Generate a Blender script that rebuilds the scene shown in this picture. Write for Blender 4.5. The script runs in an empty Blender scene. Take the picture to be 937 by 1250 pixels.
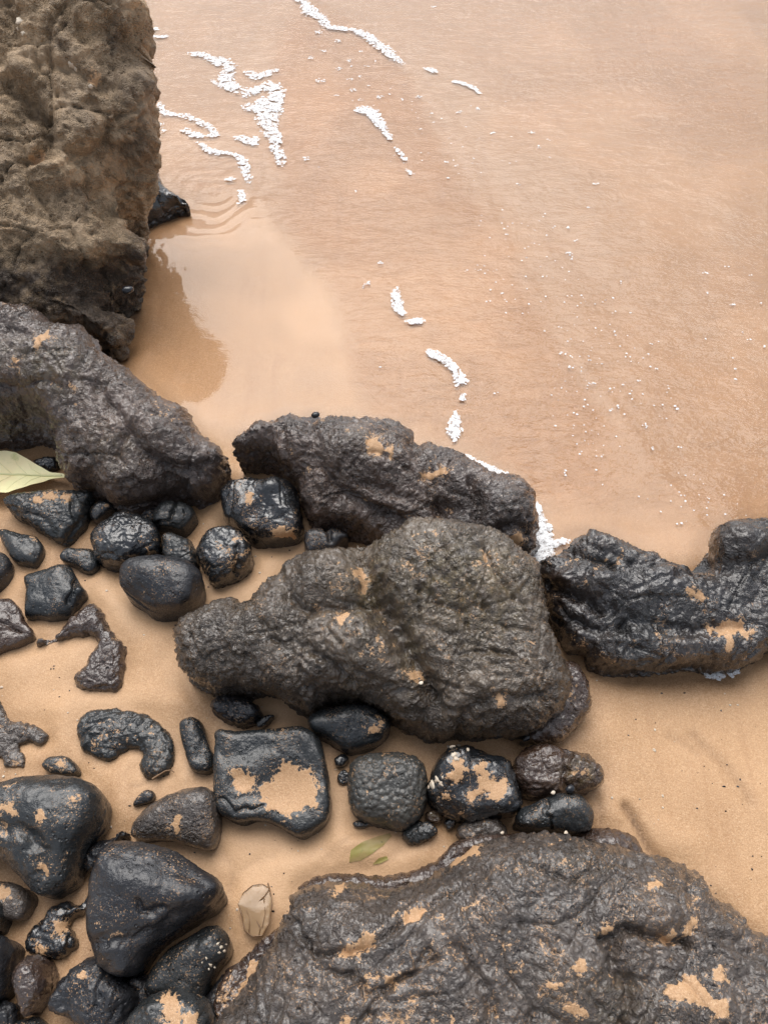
import bpy, math, random
import numpy as np
from mathutils import Vector
import time; _t0 = time.time()
from mathutils.geometry import delaunay_2d_cdt
R = math.radians
random.seed(7); rng = np.random.default_rng(7)
scene = bpy.context.scene
col = scene.collection

# ------------------------------------------------------------------ camera
CAM_H = 1.5; PITCH = R(55); VFOV = R(66)
cam = bpy.data.objects.new('camera', bpy.data.cameras.new('camera')); col.objects.link(cam)
cam.location = (0, 0, CAM_H); cam.rotation_euler = (R(90) - PITCH, 0, 0)
cam.data.sensor_fit = 'VERTICAL'; cam.data.angle = VFOV
cam.data.clip_start = 0.02; cam.data.clip_end = 3000
scene.camera = cam
# ------------------------------------------------------------------ light
SUN_EL, SUN_AZ = 58, -6        # degrees; azimuth from +Y
world = bpy.data.worlds.new("World"); scene.world = world; world.use_nodes = True
wn = world.node_tree; wn.nodes.clear()
sky = wn.nodes.new('ShaderNodeTexSky'); sky.sky_type = 'NISHITA'; sky.sun_disc = False
sky.sun_elevation = R(SUN_EL); sky.sun_rotation = R(SUN_AZ)
sky.dust_density = 2.5; sky.air_density = 1.0
hsv = wn.nodes.new('ShaderNodeHueSaturation'); hsv.inputs['Saturation'].default_value = 0.38
bg = wn.nodes.new('ShaderNodeBackground'); bg.inputs['Strength'].default_value = 0.115
wo = wn.nodes.new('ShaderNodeOutputWorld')
wn.links.new(sky.outputs[0], hsv.inputs['Color']); wn.links.new(hsv.outputs[0], bg.inputs[0]); wn.links.new(bg.outputs[0], wo.inputs[0])
sl = bpy.data.lights.new('sun', 'SUN'); sl.energy = 1.8; sl.angle = R(56); sl.color = (1, 0.965, 0.92)
sun = bpy.data.objects.new('sun', sl); col.objects.link(sun)
az, el = R(SUN_AZ), R(SUN_EL)
sdir = Vector((math.sin(az) * math.cos(el), math.cos(az) * math.cos(el), math.sin(el)))
sun.rotation_euler = sdir.to_track_quat('Z', 'Y').to_euler()
scene.view_settings.view_transform = 'Standard'; scene.view_settings.look = 'None'
scene.view_settings.exposure = 0.79; scene.view_settings.gamma = 1.0
scene.render.engine = 'CYCLES'
scene.cycles.max_bounces = 6; scene.cycles.transparent_max_bounces = 12

# ------------------------------------------------------------------ pixel <-> world (photo 937 x 1250)
FPX = 625 / math.tan(VFOV / 2); CP, SP = math.cos(PITCH), math.sin(PITCH)
def ray(px, py):
    a = (np.asarray(px, float) - 468.5) / FPX; b = (625 - np.asarray(py, float)) / FPX
    return a, CP + b * SP, -SP + b * CP
def on_plane(px, py, c=0.0, k=0.0):
    """point where the sight line meets the plane z = c + k*y"""
    dx, dy, dz = ray(px, py)
    t = (c - CAM_H) / (dz - k * dy)
    return np.stack([dx * t, dy * t, CAM_H + dz * t], -1)
def project(P):
    x, y, z = P[:, 0], P[:, 1], P[:, 2] - CAM_H
    w = y * CP - z * SP; u = y * SP + z * CP
    w = np.maximum(w, 0.05)
    return np.stack([468.5 + FPX * x / w, 625 - FPX * u / w], -1)

# ------------------------------------------------------------------ noise (numpy)
_perm = rng.permutation(256); _perm = np.concatenate([_perm, _perm, _perm])
_grad = rng.normal(size=(256, 3)); _grad /= np.linalg.norm(_grad, axis=1)[:, None]
def perlin(P):
    P = np.asarray(P, float); I = np.floor(P).astype(np.int64); F = P - I; I &= 255
    U = F * F * F * (F * (F * 6 - 15) + 10)
    out = np.zeros(len(P))
    for i in (0, 1):
        wx = U[:, 0] if i else 1 - U[:, 0]; hx = _perm[(I[:, 0] + i) & 255]
        for j in (0, 1):
            wy = wx * (U[:, 1] if j else 1 - U[:, 1]); hy = _perm[hx + ((I[:, 1] + j) & 255)]
            for k in (0, 1):
                wz = U[:, 2] if k else 1 - U[:, 2]; g = _grad[_perm[hy + ((I[:, 2] + k) & 255)]]
                out += wy * wz * ((F[:, 0] - i) * g[:, 0] + (F[:, 1] - j) * g[:, 1] + (F[:, 2] - k) * g[:, 2])
    return out * 1.7
def fbm(P, n=4, gain=0.5):
    o = 0; a = 1; q = np.asarray(P, float)
    for i in range(n):
        o = o + a * perlin(q); q = q * 2.03 + 17.3; a *= gain
    return o
_cell = rng.random((256, 3))
def worley(P):
    P = np.asarray(P, float); I = np.floor(P).astype(np.int64); F = P - I
    f1 = np.full(len(P), 9.0); f2 = np.full(len(P), 9.0); cid = np.zeros(len(P), int)
    for i in (-1, 0, 1):
        for j in (-1, 0, 1):
            for k in (-1, 0, 1):
                h = _perm[_perm[_perm[(I[:, 0] + i) & 255] + ((I[:, 1] + j) & 255)] + ((I[:, 2] + k) & 255)]
                c = _cell[h]
                d = np.sqrt((F[:, 0] - i - c[:, 0])**2 + (F[:, 1] - j - c[:, 1])**2 + (F[:, 2] - k - c[:, 2])**2)
                n = d < f1; f2 = np.where(n, f1, np.minimum(f2, d)); cid = np.where(n, h, cid); f1 = np.where(n, d, f1)
    return f1, f2, cid
def sstep(a, b, x):
    t = np.clip((x - a) / (b - a), 0, 1); return t * t * (3 - 2 * t)

# ------------------------------------------------------------------ polygon helpers
def smooth_poly(pts, step):
    P = np.asarray(pts, float); n = len(P); out = []
    for i in range(n):
        a, b, c, d = P[i - 1], P[i], P[(i + 1) % n], P[(i + 2) % n]
        m = max(1, int(round(np.linalg.norm(c - b) / step)))
        for q in range(m):
            t = q / m
            out.append(0.5 * ((2 * b) + (-a + c) * t + (2 * a - 5 * b + 4 * c - d) * t * t + (-a + 3 * b - 3 * c + d) * t**3))
    return np.array(out)
def smooth_line(pts, step):
    P = np.asarray(pts, float); out = []
    for i in range(len(P) - 1):
        m = max(1, int(np.linalg.norm(P[i + 1, :2] - P[i, :2]) / step))
        for q in range(m): out.append(P[i] + (P[i + 1] - P[i]) * q / m)
    out.append(P[-1]); return np.array(out)
def resample(P, step):
    Q = np.vstack([P, P[:1]]); L = np.concatenate([[0], np.cumsum(np.linalg.norm(np.diff(Q, axis=0), axis=1))])
    n = max(8, int(round(L[-1] / step))); t = np.linspace(0, L[-1], n, endpoint=False)
    return np.stack([np.interp(t, L, Q[:, i]) for i in range(Q.shape[1])], -1)
def inside(P, poly):
    x, y = P[:, 0], P[:, 1]; r = np.zeros(len(P), bool); n = len(poly)
    for i in range(n):
        x1, y1 = poly[i]; x2, y2 = poly[(i + 1) % n]
        if y1 == y2: continue
        c = (y1 > y) != (y2 > y)
        r ^= c & (x < (x2 - x1) * (y - y1) / (y2 - y1) + x1)
    return r
def seg_dist(P, A, B):
    """distance of points P to the segments A-B (all 2D) and index of the nearest one"""
    best = np.full(len(P), 1e9); idx = np.zeros(len(P), int)
    for i in range(len(A)):
        d = B[i] - A[i]; l = d @ d + 1e-12
        t = np.clip(((P - A[i]) @ d) / l, 0, 1)
        q = P - A[i] - t[:, None] * d; D = (q * q).sum(1)
        m = D < best; best[m] = D[m]; idx[m] = i
    return np.sqrt(best), idx
def poly_sd(P, poly):
    """signed distance, positive inside"""
    d, _ = seg_dist(P, poly, np.roll(poly, -1, 0))
    return np.where(inside(P, poly), d, -d)
def soft_dist(P, B, step):
    """smooth distance to the boundary sampled as points B every step"""
    out = np.empty(len(P)); ex = np.empty(len(P))
    for s in range(0, len(P), 20000):
        D = ((P[s:s + 20000, None, :] - B[None])**2).sum(2)
        ex[s:s + 20000] = np.sqrt(D.min(1)); out[s:s + 20000] = ((2 / math.pi) * step * (1 / (D + 1e-9)**2).sum(1))**(-1 / 3)
    nr = np.where(ex < 3.2 * step)[0]
    if len(nr): ex[nr] = seg_dist(P[nr], B, np.roll(B, -1, 0))[0]
    w = sstep(0.6 * step, 2.5 * step, ex)
    return ex * (1 - w) + out * w

# ------------------------------------------------------------------ mesh helpers
def mesh_obj(name, V, Fc, mat, parent=None, smooth=True, attr=None):
    me = bpy.data.meshes.new(name)
    V = np.asarray(V, np.float32); Fc = np.asarray(Fc, np.int32); k = Fc.shape[1]
    me.vertices.add(len(V)); me.vertices.foreach_set('co', V.ravel())
    me.loops.add(Fc.size); me.loops.foreach_set('vertex_index', Fc.ravel())
    me.polygons.add(len(Fc)); me.polygons.foreach_set('loop_start', np.arange(0, Fc.size, k, dtype=np.int32))
    if attr is not None:
        a = me.color_attributes.new('mask', 'FLOAT_COLOR', 'POINT')
        a.data.foreach_set('color', np.ascontiguousarray(attr, np.float32).ravel())
    me.update(calc_edges=True); me.validate()
    me.polygons.foreach_set('use_smooth', [smooth] * len(me.polygons))
    me.materials.append(mat)
    o = bpy.data.objects.new(name, me); col.objects.link(o)
    if parent: o.parent = parent
    return o
def tag(o, label=None, cat=None, group=None, kind=None):
    for k, v in (('label', label), ('category', cat), ('group', group), ('kind', kind)):
        if v: o[k] = v
    return o
def normals(V, T):
    n = np.cross(V[T[:, 1]] - V[T[:, 0]], V[T[:, 2]] - V[T[:, 0]])
    N = np.zeros_like(V)
    for i in range(3):
        for c in range(3): N[:, c] += np.bincount(T[:, i], n[:, c], len(V))
    return N / (np.linalg.norm(N, axis=1)[:, None] + 1e-12)
def subdivide(V, T, flags):
    E = np.sort(np.concatenate([T[:, [0, 1]], T[:, [1, 2]], T[:, [2, 0]]]), 1)
    U, inv = np.unique(E, axis=0, return_inverse=True); inv = inv.ravel(); n = len(T)
    ab, bc, ca = (inv[i * n:(i + 1) * n] + len(V) for i in range(3))
    V2 = np.vstack([V, (V[U[:, 0]] + V[U[:, 1]]) / 2])
    # a midpoint takes the flag only when both ends have it
    F2 = {k: np.concatenate([f, np.minimum(f[U[:, 0]], f[U[:, 1]])]) for k, f in flags.items()}
    a, b, c = T.T
    return V2, np.concatenate([np.stack(x, 1) for x in ((a, ab, ca), (ab, b, bc), (ca, bc, c), (ab, bc, ca))]), F2

# ------------------------------------------------------------------ materials
class N:
    """tiny node-tree helper"""
    def __init__(s, name):
        s.m = bpy.data.materials.new(name); s.m.use_nodes = True; s.t = s.m.node_tree; s.t.nodes.clear()
        s.out = s.t.nodes.new('ShaderNodeOutputMaterial'); s.pos = s.t.nodes.new('ShaderNodeNewGeometry').outputs['Position']
    def put(s, sock, v):
        if isinstance(v, bpy.types.NodeSocket): s.t.links.new(v, sock)
        elif v is not None:
            if isinstance(v, tuple) and len(v) == 3 and sock.type == 'RGBA': v = v + (1,)
            sock.default_value = v
    def node(s, typ, ins=None, **kw):
        n = s.t.nodes.new(typ)
        for k, v in kw.items(): setattr(n, k, v)
        for k, v in (ins or {}).items(): s.put(n.inputs[k], v)
        return n
    def math(s, op, a, b=0.0, clamp=False):
        n = s.node('ShaderNodeMath', operation=op, use_clamp=clamp); s.put(n.inputs[0], a); s.put(n.inputs[1], b); return n.outputs[0]
    def ramp(s, v, lo, hi, a=0.0, b=1.0):
        n = s.node('ShaderNodeMapRange', {'Value': v, 'From Min': lo, 'From Max': hi, 'To Min': a, 'To Max': b}, interpolation_type='SMOOTHSTEP'); return n.outputs[0]
    def noise(s, scale, detail=3, rough=0.55, dist=0.0, vec=None, color=False):
        n = s.node('ShaderNodeTexNoise', {'Scale': scale, 'Detail': detail, 'Roughness': rough, 'Distortion': dist, 'Vector': vec or s.pos})
        return n.outputs['Color' if color else 'Fac']
    def mix(s, f, a, b):
        n = s.node('ShaderNodeMix', data_type='RGBA'); s.put(n.inputs['Factor'], f); s.put(n.inputs['A'], a); s.put(n.inputs['B'], b)
        return n.outputs['Result'] if False else n.outputs[2]
    def mixf(s, f, a, b):
        n = s.node('ShaderNodeMix', data_type='FLOAT'); s.put(n.inputs[0], f); s.put(n.inputs[2], a); s.put(n.inputs[3], b); return n.outputs[0]
    def stretch(s, rot, sc):
        n = s.node('ShaderNodeMapping', {'Vector': s.pos, 'Rotation': (0, 0, rot), 'Scale': sc}); return n.outputs[0]
    def bump(s, h, dist, strength=1.0, normal=None):
        n = s.node('ShaderNodeBump', {'Height': h, 'Distance': dist, 'Strength': strength}); s.put(n.inputs['Normal'], normal); return n.outputs[0]

SAND_A = (0.50, 0.31, 0.17); SAND_B = (0.385, 0.222, 0.108)
def rmix(n, f, a, b):
    x = n.node('ShaderNodeMix', data_type='RGBA'); n.put(x.inputs[0], f); n.put(x.inputs[6], a); n.put(x.inputs[7], b); return x.outputs[2]

def sand_colour(n, wet=None):
    g1 = n.noise(330, 2, 0.7); g2 = n.noise(760, 1, 0.6)
    c = rmix(n, n.ramp(g1, 0.38, 0.62), SAND_B, SAND_A)
    c = rmix(n, n.ramp(n.noise(150, 2, .6), .35, .65, 0, .35), c, (0.33, 0.185, 0.09))
    c = rmix(n, n.ramp(g2, 0.60, 0.72, 0, 0.55), c, (0.80, 0.64, 0.45))      # pale grains
    c = rmix(n, n.ramp(g2, 0.34, 0.24, 0, 0.55), c, (0.15, 0.075, 0.035))       # dark grains
    c = rmix(n, n.ramp(n.noise(3.2, 4, 0.6), 0.35, 0.7, 0, 0.30), c, (0.56, 0.34, 0.18))
    return c, g1, g2

def s_pos(n): return n.pos
def rock_mat(name, A, B, rough=0.42, grain=0.0012, grain_scale=90, speck=0.02, coat=0.0, wrinkle=1.0, vein=0.3, pits=1.0):
    n = N(name)
    mask = n.node('ShaderNodeVertexColor', layer_name='mask')
    sp = n.node('ShaderNodeSeparateColor', {'Color': mask.outputs['Color']})
    sand_a, tint, moss = sp.outputs; wet = mask.outputs['Alpha']
    n1 = n.noise(14, 5, 0.6); n2 = n.noise(grain_scale, 4, 0.65); n3 = n.noise(420, 2, 0.6)
    t = n.math('ADD', tint, n.math('MULTIPLY', n.math('SUBTRACT', n1, 0.5), 0.9), clamp=True)
    c = rmix(n, t, A, B)
    c = rmix(n, n.ramp(n2, 0.35, 0.65, 0, 0.35), c, rmix(n, 0.5, c, (0.0, 0.0, 0.0)))
    c = rmix(n, n.math('MULTIPLY', moss, n.ramp(n2, 0.3, 0.6, 0.35, 1)), c, (0.155, 0.112, 0.045))
    # sand grains caught in the relief
    w0 = n.noise(48, 4, 0.62, 0.9); wr = n.math('ABSOLUTE', n.math('SUBTRACT', w0, 0.5))
    w1 = n.noise(115, 3, 0.6, 0.5); wr2 = n.math('ABSOLUTE', n.math('SUBTRACT', w1, 0.5))
    worm = n.math('MULTIPLY', n.ramp(wr, 0.014, 0.004), n.ramp(n.noise(15, 4, 0.65), 0.62 - vein * .25, 0.70 - vein * .25))
    worm = n.math('MULTIPLY', worm, n.ramp(n.noise(130, 2, 0.6), 0.42, 0.5))
    edge = n.math('ADD', sand_a, n.math('MULTIPLY', n.math('SUBTRACT', n.noise(190, 4, 0.75), 0.5), 1.5))
    sm = n.ramp(edge, 0.46, 0.60)
    nz = n.node('ShaderNodeSeparateXYZ', {'Vector': n.t.nodes['Geometry'].outputs['Normal']}).outputs[2]
    grit = n.math('MULTIPLY', n.ramp(n.noise(340, 2, 0.6), 0.59, 0.65), n.ramp(n.noise(19, 3, 0.6), 0.42, 0.68, 0, 1))
    grit = n.math('MULTIPLY', n.math('MULTIPLY', grit, n.ramp(nz, 0.3, 0.8)), speck * 20, clamp=True)
    sm = n.math('MAXIMUM', n.math('MAXIMUM', sm, grit), n.math('MULTIPLY', worm, n.ramp(nz, 0.1, 0.5)))
    sc, g1, g2 = sand_colour(n)
    c = rmix(n, sm, c, sc)
    rr = n.math('ADD', n.ramp(n1, 0.3, 0.7, rough - 0.09, rough + 0.10), n.math('MULTIPLY', n.math('SUBTRACT', n2, 0.5), 0.35))
    rr = n.math('ADD', rr, n.math('MULTIPLY', wet, -0.22))
    rr = n.math('MAXIMUM', rr, 0.08)
    rr = n.mixf(sm, rr, 0.62)
    h = n.math('ADD', n.math('MULTIPLY', n2, 0.7), n.math('MULTIPLY', n3, 0.25))
    h = n.math('ADD', h, n.math('MULTIPLY', n.ramp(n.noise(11, 3, 0.6), 0.36, 0.62, 0.12, 1.0), n.math('ADD', n.math('MULTIPLY', n.ramp(wr, 0.0, 0.16), 0.9 * wrinkle), n.math('MULTIPLY', n.ramp(wr2, 0.0, 0.15), 0.38 * wrinkle))))
    vo = n.node('ShaderNodeTexVoronoi', {'Scale': 95, 'Vector': s_pos(n), 'Randomness': 1.0}).outputs['Distance']
    h = n.math('SUBTRACT', h, n.math('MULTIPLY', n.math('MULTIPLY', n.ramp(vo, 0.34, 0.16), n.ramp(n.noise(22, 3, .6), .46, .6)), 0.9 * pits))
    nb = n.bump(h, grain * 4.6, 1.0)
    nb2 = n.bump(g1, 0.0012, 0.8)
    cn = n.bump(n.math('ADD', n.noise(60, 2, 0.5), n.math('MULTIPLY', n.ramp(wr, 0, .16), .25 * wrinkle)), grain * 3.6, 1.0)
    nn = n.node('ShaderNodeMix', data_type='VECTOR'); n.put(nn.inputs[0], sm); n.put(nn.inputs[4], nb); n.put(nn.inputs[5], nb2)
    b = n.node('ShaderNodeBsdfPrincipled', {'Base Color': c, 'Roughness': rr, 'Normal': nn.outputs[1], 'IOR': 1.5,
               'Coat Weight': n.mixf(sm, coat, 0.0), 'Coat Roughness': 0.11, 'Coat IOR': 1.5, 'Coat Normal': cn})
    n.t.links.new(b.outputs[0], n.out.inputs[0])
    return n.m
M = {}
M['tall']   = rock_mat('dry_olive_brown_rock', (0.47, 0.335, 0.205), (0.105, 0.077, 0.055), rough=0.55, grain=0.0017, grain_scale=85, speck=0.012, wrinkle=1.1, vein=0.0)
M['boulder'] = rock_mat('wet_brown_grey_rock', (0.0898, 0.0559, 0.0409), (0.0496, 0.0338, 0.0284), rough=0.34, grain=0.0013, grain_scale=110, speck=0.02, coat=1.0, vein=0.15)
M['mid']    = rock_mat('wet_grey_rock', (0.1067, 0.0764, 0.0486), (0.0597, 0.0414, 0.0275), rough=0.34, grain=0.0013, grain_scale=120, speck=0.02, coat=1.0, wrinkle=1.0, vein=0.35)
M['black_wet'] = rock_mat('glossy_black_rock', (0.014, 0.0135, 0.0145), (0.024, 0.014, 0.010), rough=0.30, grain=0.0008, grain_scale=70, speck=0.01, coat=0.9, wrinkle=0.8, vein=0.2)
M['black']  = rock_mat('black_basalt', (0.0144, 0.0160, 0.0200), (0.0240, 0.0232, 0.0248), rough=0.31, grain=0.0006, grain_scale=160, speck=0.05, coat=0.2, wrinkle=0.12, vein=0.0)
M['gloss']  = rock_mat('wet_black_basalt', (0.0110, 0.0127, 0.0153), (0.0187, 0.0204, 0.0221), rough=0.24, grain=0.0005, grain_scale=110, speck=0.03, coat=0.8, wrinkle=0.25, vein=0.3)
M['slate']  = rock_mat('grey_green_basalt', (0.0184, 0.0216, 0.0240), (0.0288, 0.0304, 0.0304), rough=0.27, grain=0.0005, grain_scale=170, speck=0.045, coat=0.25, wrinkle=0.12, vein=0.1)
M['knob']   = rock_mat('knobbly_basalt', (0.0425, 0.0450, 0.0450), (0.0638, 0.0612, 0.0544), rough=0.32, grain=0.0004, grain_scale=160, speck=0.03, wrinkle=0.2)
M['brown']  = rock_mat('brown_wet_rock', (0.0626, 0.0345, 0.0218), (0.0405, 0.0235, 0.0177), rough=0.32, grain=0.0009, grain_scale=120, speck=0.015, coat=1.0, wrinkle=0.5, vein=0.1)
M['purple'] = rock_mat('dull_grey_basalt', (0.0577, 0.0469, 0.0407), (0.0872, 0.0660, 0.0523), rough=0.33, grain=0.0011, grain_scale=190, speck=0.045, coat=0.75, wrinkle=0.55, vein=0.4)

# flat sand patch lying on a stone
def patch_mat():
    n = N('sand_patch'); c, g1, g2 = sand_colour(n)
    b = n.node('ShaderNodeBsdfPrincipled', {'Base Color': c, 'Roughness': 0.6, 'Normal': n.bump(g1, 0.0012, 0.8)})
    n.t.links.new(b.outputs[0], n.out.inputs[0]); return n.m
M['patch'] = patch_mat()

def ground_mat():
    n = N('beach_sand')
    mask = n.node('ShaderNodeVertexColor', layer_name='mask')
    sp = n.node('ShaderNodeSeparateColor', {'Color': mask.outputs['Color']})
    darken, wetf, pale = sp.outputs
    c, g1, g2 = sand_colour(n)
    c = rmix(n, n.math('MULTIPLY', darken, n.ramp(g1, 0.25, 0.65, 1.0, 0.6)), c, (0.115, 0.058, 0.024))  # sand darker close round the stones and along the grooves
    # faint drag lines left by the backwash
    st = n.noise(9, 4, 0.6, 0.4, n.stretch(R(-33), (3.2, 0.35, 1)))
    c = rmix(n, n.ramp(st, 0.50, 0.72, 0, 0.22), c, (0.30, 0.155, 0.07))
    c = rmix(n, n.math('MULTIPLY', pale, 0.5), c, (0.60, 0.39, 0.23))
    bmp = n.bump(g1, 0.0011, 0.75)
    bmp = n.bump(n.noise(60, 3, 0.6), 0.0022, 0.6, bmp)
    rr = n.mixf(wetf, 0.55, 0.42)
    b = n.node('ShaderNodeBsdfPrincipled', {'Base Color': c, 'Roughness': rr, 'Normal': bmp, 'IOR': 1.4})
    n.t.links.new(b.outputs[0], n.out.inputs[0]); return n.m
M['ground'] = ground_mat()

def water_mat():
    n = N('shallow_water')
    mask = n.node('ShaderNodeVertexColor', layer_name='mask')
    sp = n.node('ShaderNodeSeparateColor', {'Color': mask.outputs['Color']})
    ripple, milk_sheen, edge = sp.outputs
    w1 = n.noise(70, 2, 0.5, 0.6, n.stretch(R(4), (0.7, 1.3, 1)))
    w2 = n.noise(24, 3, 0.55, 0.8, n.stretch(R(-12), (0.6, 1.4, 1)))
    h = n.math('ADD', n.math('MULTIPLY', w1, 0.55), w2)
    nb = n.bump(n.math('MULTIPLY', h, ripple), 0.0085, 1.0)
    fr = n.node('ShaderNodeFresnel', {'IOR': 1.33, 'Normal': nb}).outputs[0]
    gl = n.node('ShaderNodeBsdfGlossy', {'Color': (1, 1, 1), 'Roughness': 0.055, 'Normal': nb})
    tr = n.node('ShaderNodeBsdfTransparent', {'Color': rmix(n, mask.outputs['Alpha'], (0.98, 0.965, 0.94), (0.87, 0.805, 0.735))})  # alpha darkens the band in place of its weaker sky reflection
    df = n.node('ShaderNodeBsdfDiffuse', {'Color': (0.60, 0.44, 0.31)})
    body = n.node('ShaderNodeMixShader', {0: n.math('MULTIPLY', milk_sheen, n.ramp(n.noise(6, 4, 0.5, 0.3, n.stretch(R(-30), (1.6, 0.6, 1))), 0.3, 0.75, 0.8, 1.0))})
    n.t.links.new(tr.outputs[0], body.inputs[1]); n.t.links.new(df.outputs[0], body.inputs[2])
    mx = n.node('ShaderNodeMixShader', {0: n.math('MULTIPLY', fr, edge)})
    n.t.links.new(body.outputs[0], mx.inputs[1]); n.t.links.new(gl.outputs[0], mx.inputs[2])
    n.t.links.new(mx.outputs[0], n.out.inputs[0]); return n.m
M['water'] = water_mat()

def simple(name, colr, rough, bscale=None, bdist=0.001, sss=0.0, var=None, coat=0.0):
    n = N(name); c = colr
    if var is not None: c = rmix(n, n.ramp(n.noise(var[1], 4, 0.6), 0.35, 0.65), colr, var[0])
    ins = {'Base Color': c, 'Roughness': rough, 'Coat Weight': coat}
    if sss: ins['Subsurface Weight'] = sss; ins['Subsurface Radius'] = (0.01, 0.008, 0.006); ins['Subsurface Scale'] = 0.2
    if bscale: ins['Normal'] = n.bump(n.noise(bscale, 3, 0.6), bdist)
    b = n.node('ShaderNodeBsdfPrincipled', ins); n.t.links.new(b.outputs[0], n.out.inputs[0]); return n.m
def foam_mat(name, lo, hi):
    n = N(name)
    p = n.node('ShaderNodeBsdfPrincipled', {'Base Color': (0.80, 0.80, 0.80), 'Roughness': 0.4, 'Normal': n.bump(n.noise(300, 2, .5), .0004)})
    t = n.node('ShaderNodeBsdfTransparent', {})
    m = n.node('ShaderNodeMixShader', {0: n.ramp(n.noise(120, 4, .7), .36, .54, lo, hi)})
    n.t.links.new(t.outputs[0], m.inputs[1]); n.t.links.new(p.outputs[0], m.inputs[2]); n.t.links.new(m.outputs[0], n.out.inputs[0]); return n.m
M['foam'] = foam_mat('sea_foam', .22, .92); M['film_foam'] = foam_mat('thin_foam_film', .08, .78)
M['shell'] = simple('white_shell', (0.60, 0.53, 0.42), 0.5, 200, 0.0006, var=((0.5, 0.4, 0.3), 80))
M['snail'] = simple('black_shell', (0.012, 0.013, 0.016), 0.22, 200, 0.0004)

# ------------------------------------------------------------------ relief recipes: (type, wavelength m, amplitude m)
REL = {
 'tall':    [('p', .42, .040, 1), ('b', .19, .022, 0), ('w', .15, .012, 0), ('b', .065, .013, 0), ('s', .05, .008, 0), ('f', .020, .0065, 0), ('q', .030, .009, 0), ('q', .016, .005, 0)],
 'boulder': [('w', .055, .0022, 0), ('p', .34, .018, 1), ('s', .22, .014, 0), ('b', .15, .011, 0), ('w', .12, .006, 0), ('b', .050, .0045, 0), ('s', .042, .0052, 0), ('s', .018, .0022, 0), ('f', .013, .0042, 0)],
 'mid':     [('w', .050, .0026, 0), ('p', .32, .010, 1), ('s', .25, .011, 0), ('b', .14, .004, 0), ('w', .12, .0055, 0), ('s', .055, .0050, 0), ('b', .035, .0026, 0), ('s', .022, .0036, 0), ('f', .011, .0036, 0)],
 'broad':   [('w', .050, .0024, 0), ('p', .34, .011, 1), ('s', .22, .010, 0), ('b', .16, .004, 0), ('w', .13, .0050, 0), ('b', .050, .0030, 0), ('s', .038, .0050, 0), ('s', .017, .0026, 0), ('f', .011, .0034, 0)],
 'ledge':   [('b', .10, .012, 1), ('s', .060, .016, 0), ('w', .06, .008, 0), ('b', .03, .006, 0), ('f', .012, .003, 0)],
 'black_wet': [('p', .20, .010, 1), ('s', .16, .012, 0), ('s', .07, .006, 0), ('b', .060, .0020, 0), ('s', .032, .0060, 0), ('w', .08, .0060, 0), ('s', .016, .0022, 0), ('f', .012, .0026, 0)],
 'stone':   [('p', .13, .010, 1), ('b', .06, .0025, 0), ('f', .018, .0011, 0)],
 'stoneL':  [('p', .18, .013, 1), ('b', .09, .005, 0), ('s', .05, .0012, 0), ('f', .024, .0016, 0)],
 'rough':   [('p', .10, .009, 1), ('b', .040, .0030, 0), ('w', .06, .0022, 0), ('s', .025, .0018, 0), ('f', .012, .0020, 0)],
 'glossy':  [('p', .10, .013, 1), ('b', .055, .0050, 0), ('w', .08, .0022, 0), ('s', .03, .0014, 0), ('f', .02, .0014, 0)],
 'knob':    [('p', .12, .006, 1), ('k', .0095, .0020, 0), ('f', .02, .0008, 0)],
 'grain':   [('p', .08, .005, 1), ('k', .007, .0010, 0), ('f', .01, .0012, 0)],
 'buried':  [('p', .09, .005, 0), ('b', .025, .0034, 0), ('w', .04, .0018, 0), ('f', .009, .0018, 0)],
}
def relief(P, kind, seed, fade):
    Q0 = P + np.array([seed * 3.17, seed * 1.71, seed * 2.33])
    warp = np.stack([perlin(Q0 / 0.11 + 5), perlin(Q0 / 0.11 + 31), perlin(Q0 / 0.11 + 77)], 1) * 0.022
    big = np.zeros(len(P)); small = np.zeros(len(P))
    for typ, lam, amp, lo in REL[kind]:
        q = (Q0 + warp * min(1, lam / 0.05)) / lam + lam * 100
        if typ == 'p': v = perlin(q) + 0.35 * perlin(q * 2.1 + 9)
        elif typ == 'b': v = (np.sqrt(perlin(q)**2 + 0.004) - 0.28) * 1.9
        elif typ == 'f': v = fbm(q, 3, 0.62)
        elif typ == 'w':
            f1, f2, cid = worley(q); v = -1.3 * np.exp(-(f2 - f1) / 0.035) + 0.45 * (_cell[cid, 0] - 0.5)
        elif typ == 's':        # chipped steps: every cell is a tilted facet
            f1, f2, cid = worley(q * np.array([1, 1, 1.6])); v = (_cell[cid, 1] - 0.5) * 1.2 * sstep(0, 0.25, f2 - f1) - 0.25 * np.exp(-(f2 - f1) / 0.06)
        elif typ == 'k': f1, f2, cid = worley(q); v = 1 - (f1 / 0.62)**2; v = np.maximum(v, -0.9)
        elif typ == 'q':        # scattered pits
            f1, f2, cid = worley(q); v = -np.exp(-(f1 / 0.26)**2) * (_cell[cid, 2] > 0.6) * 1.4
        if lo: big += amp * v * fade
        elif lam > 0.08: big += amp * v * (0.35 + 0.65 * fade)
        else: small += amp * v
    return big, small

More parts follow.
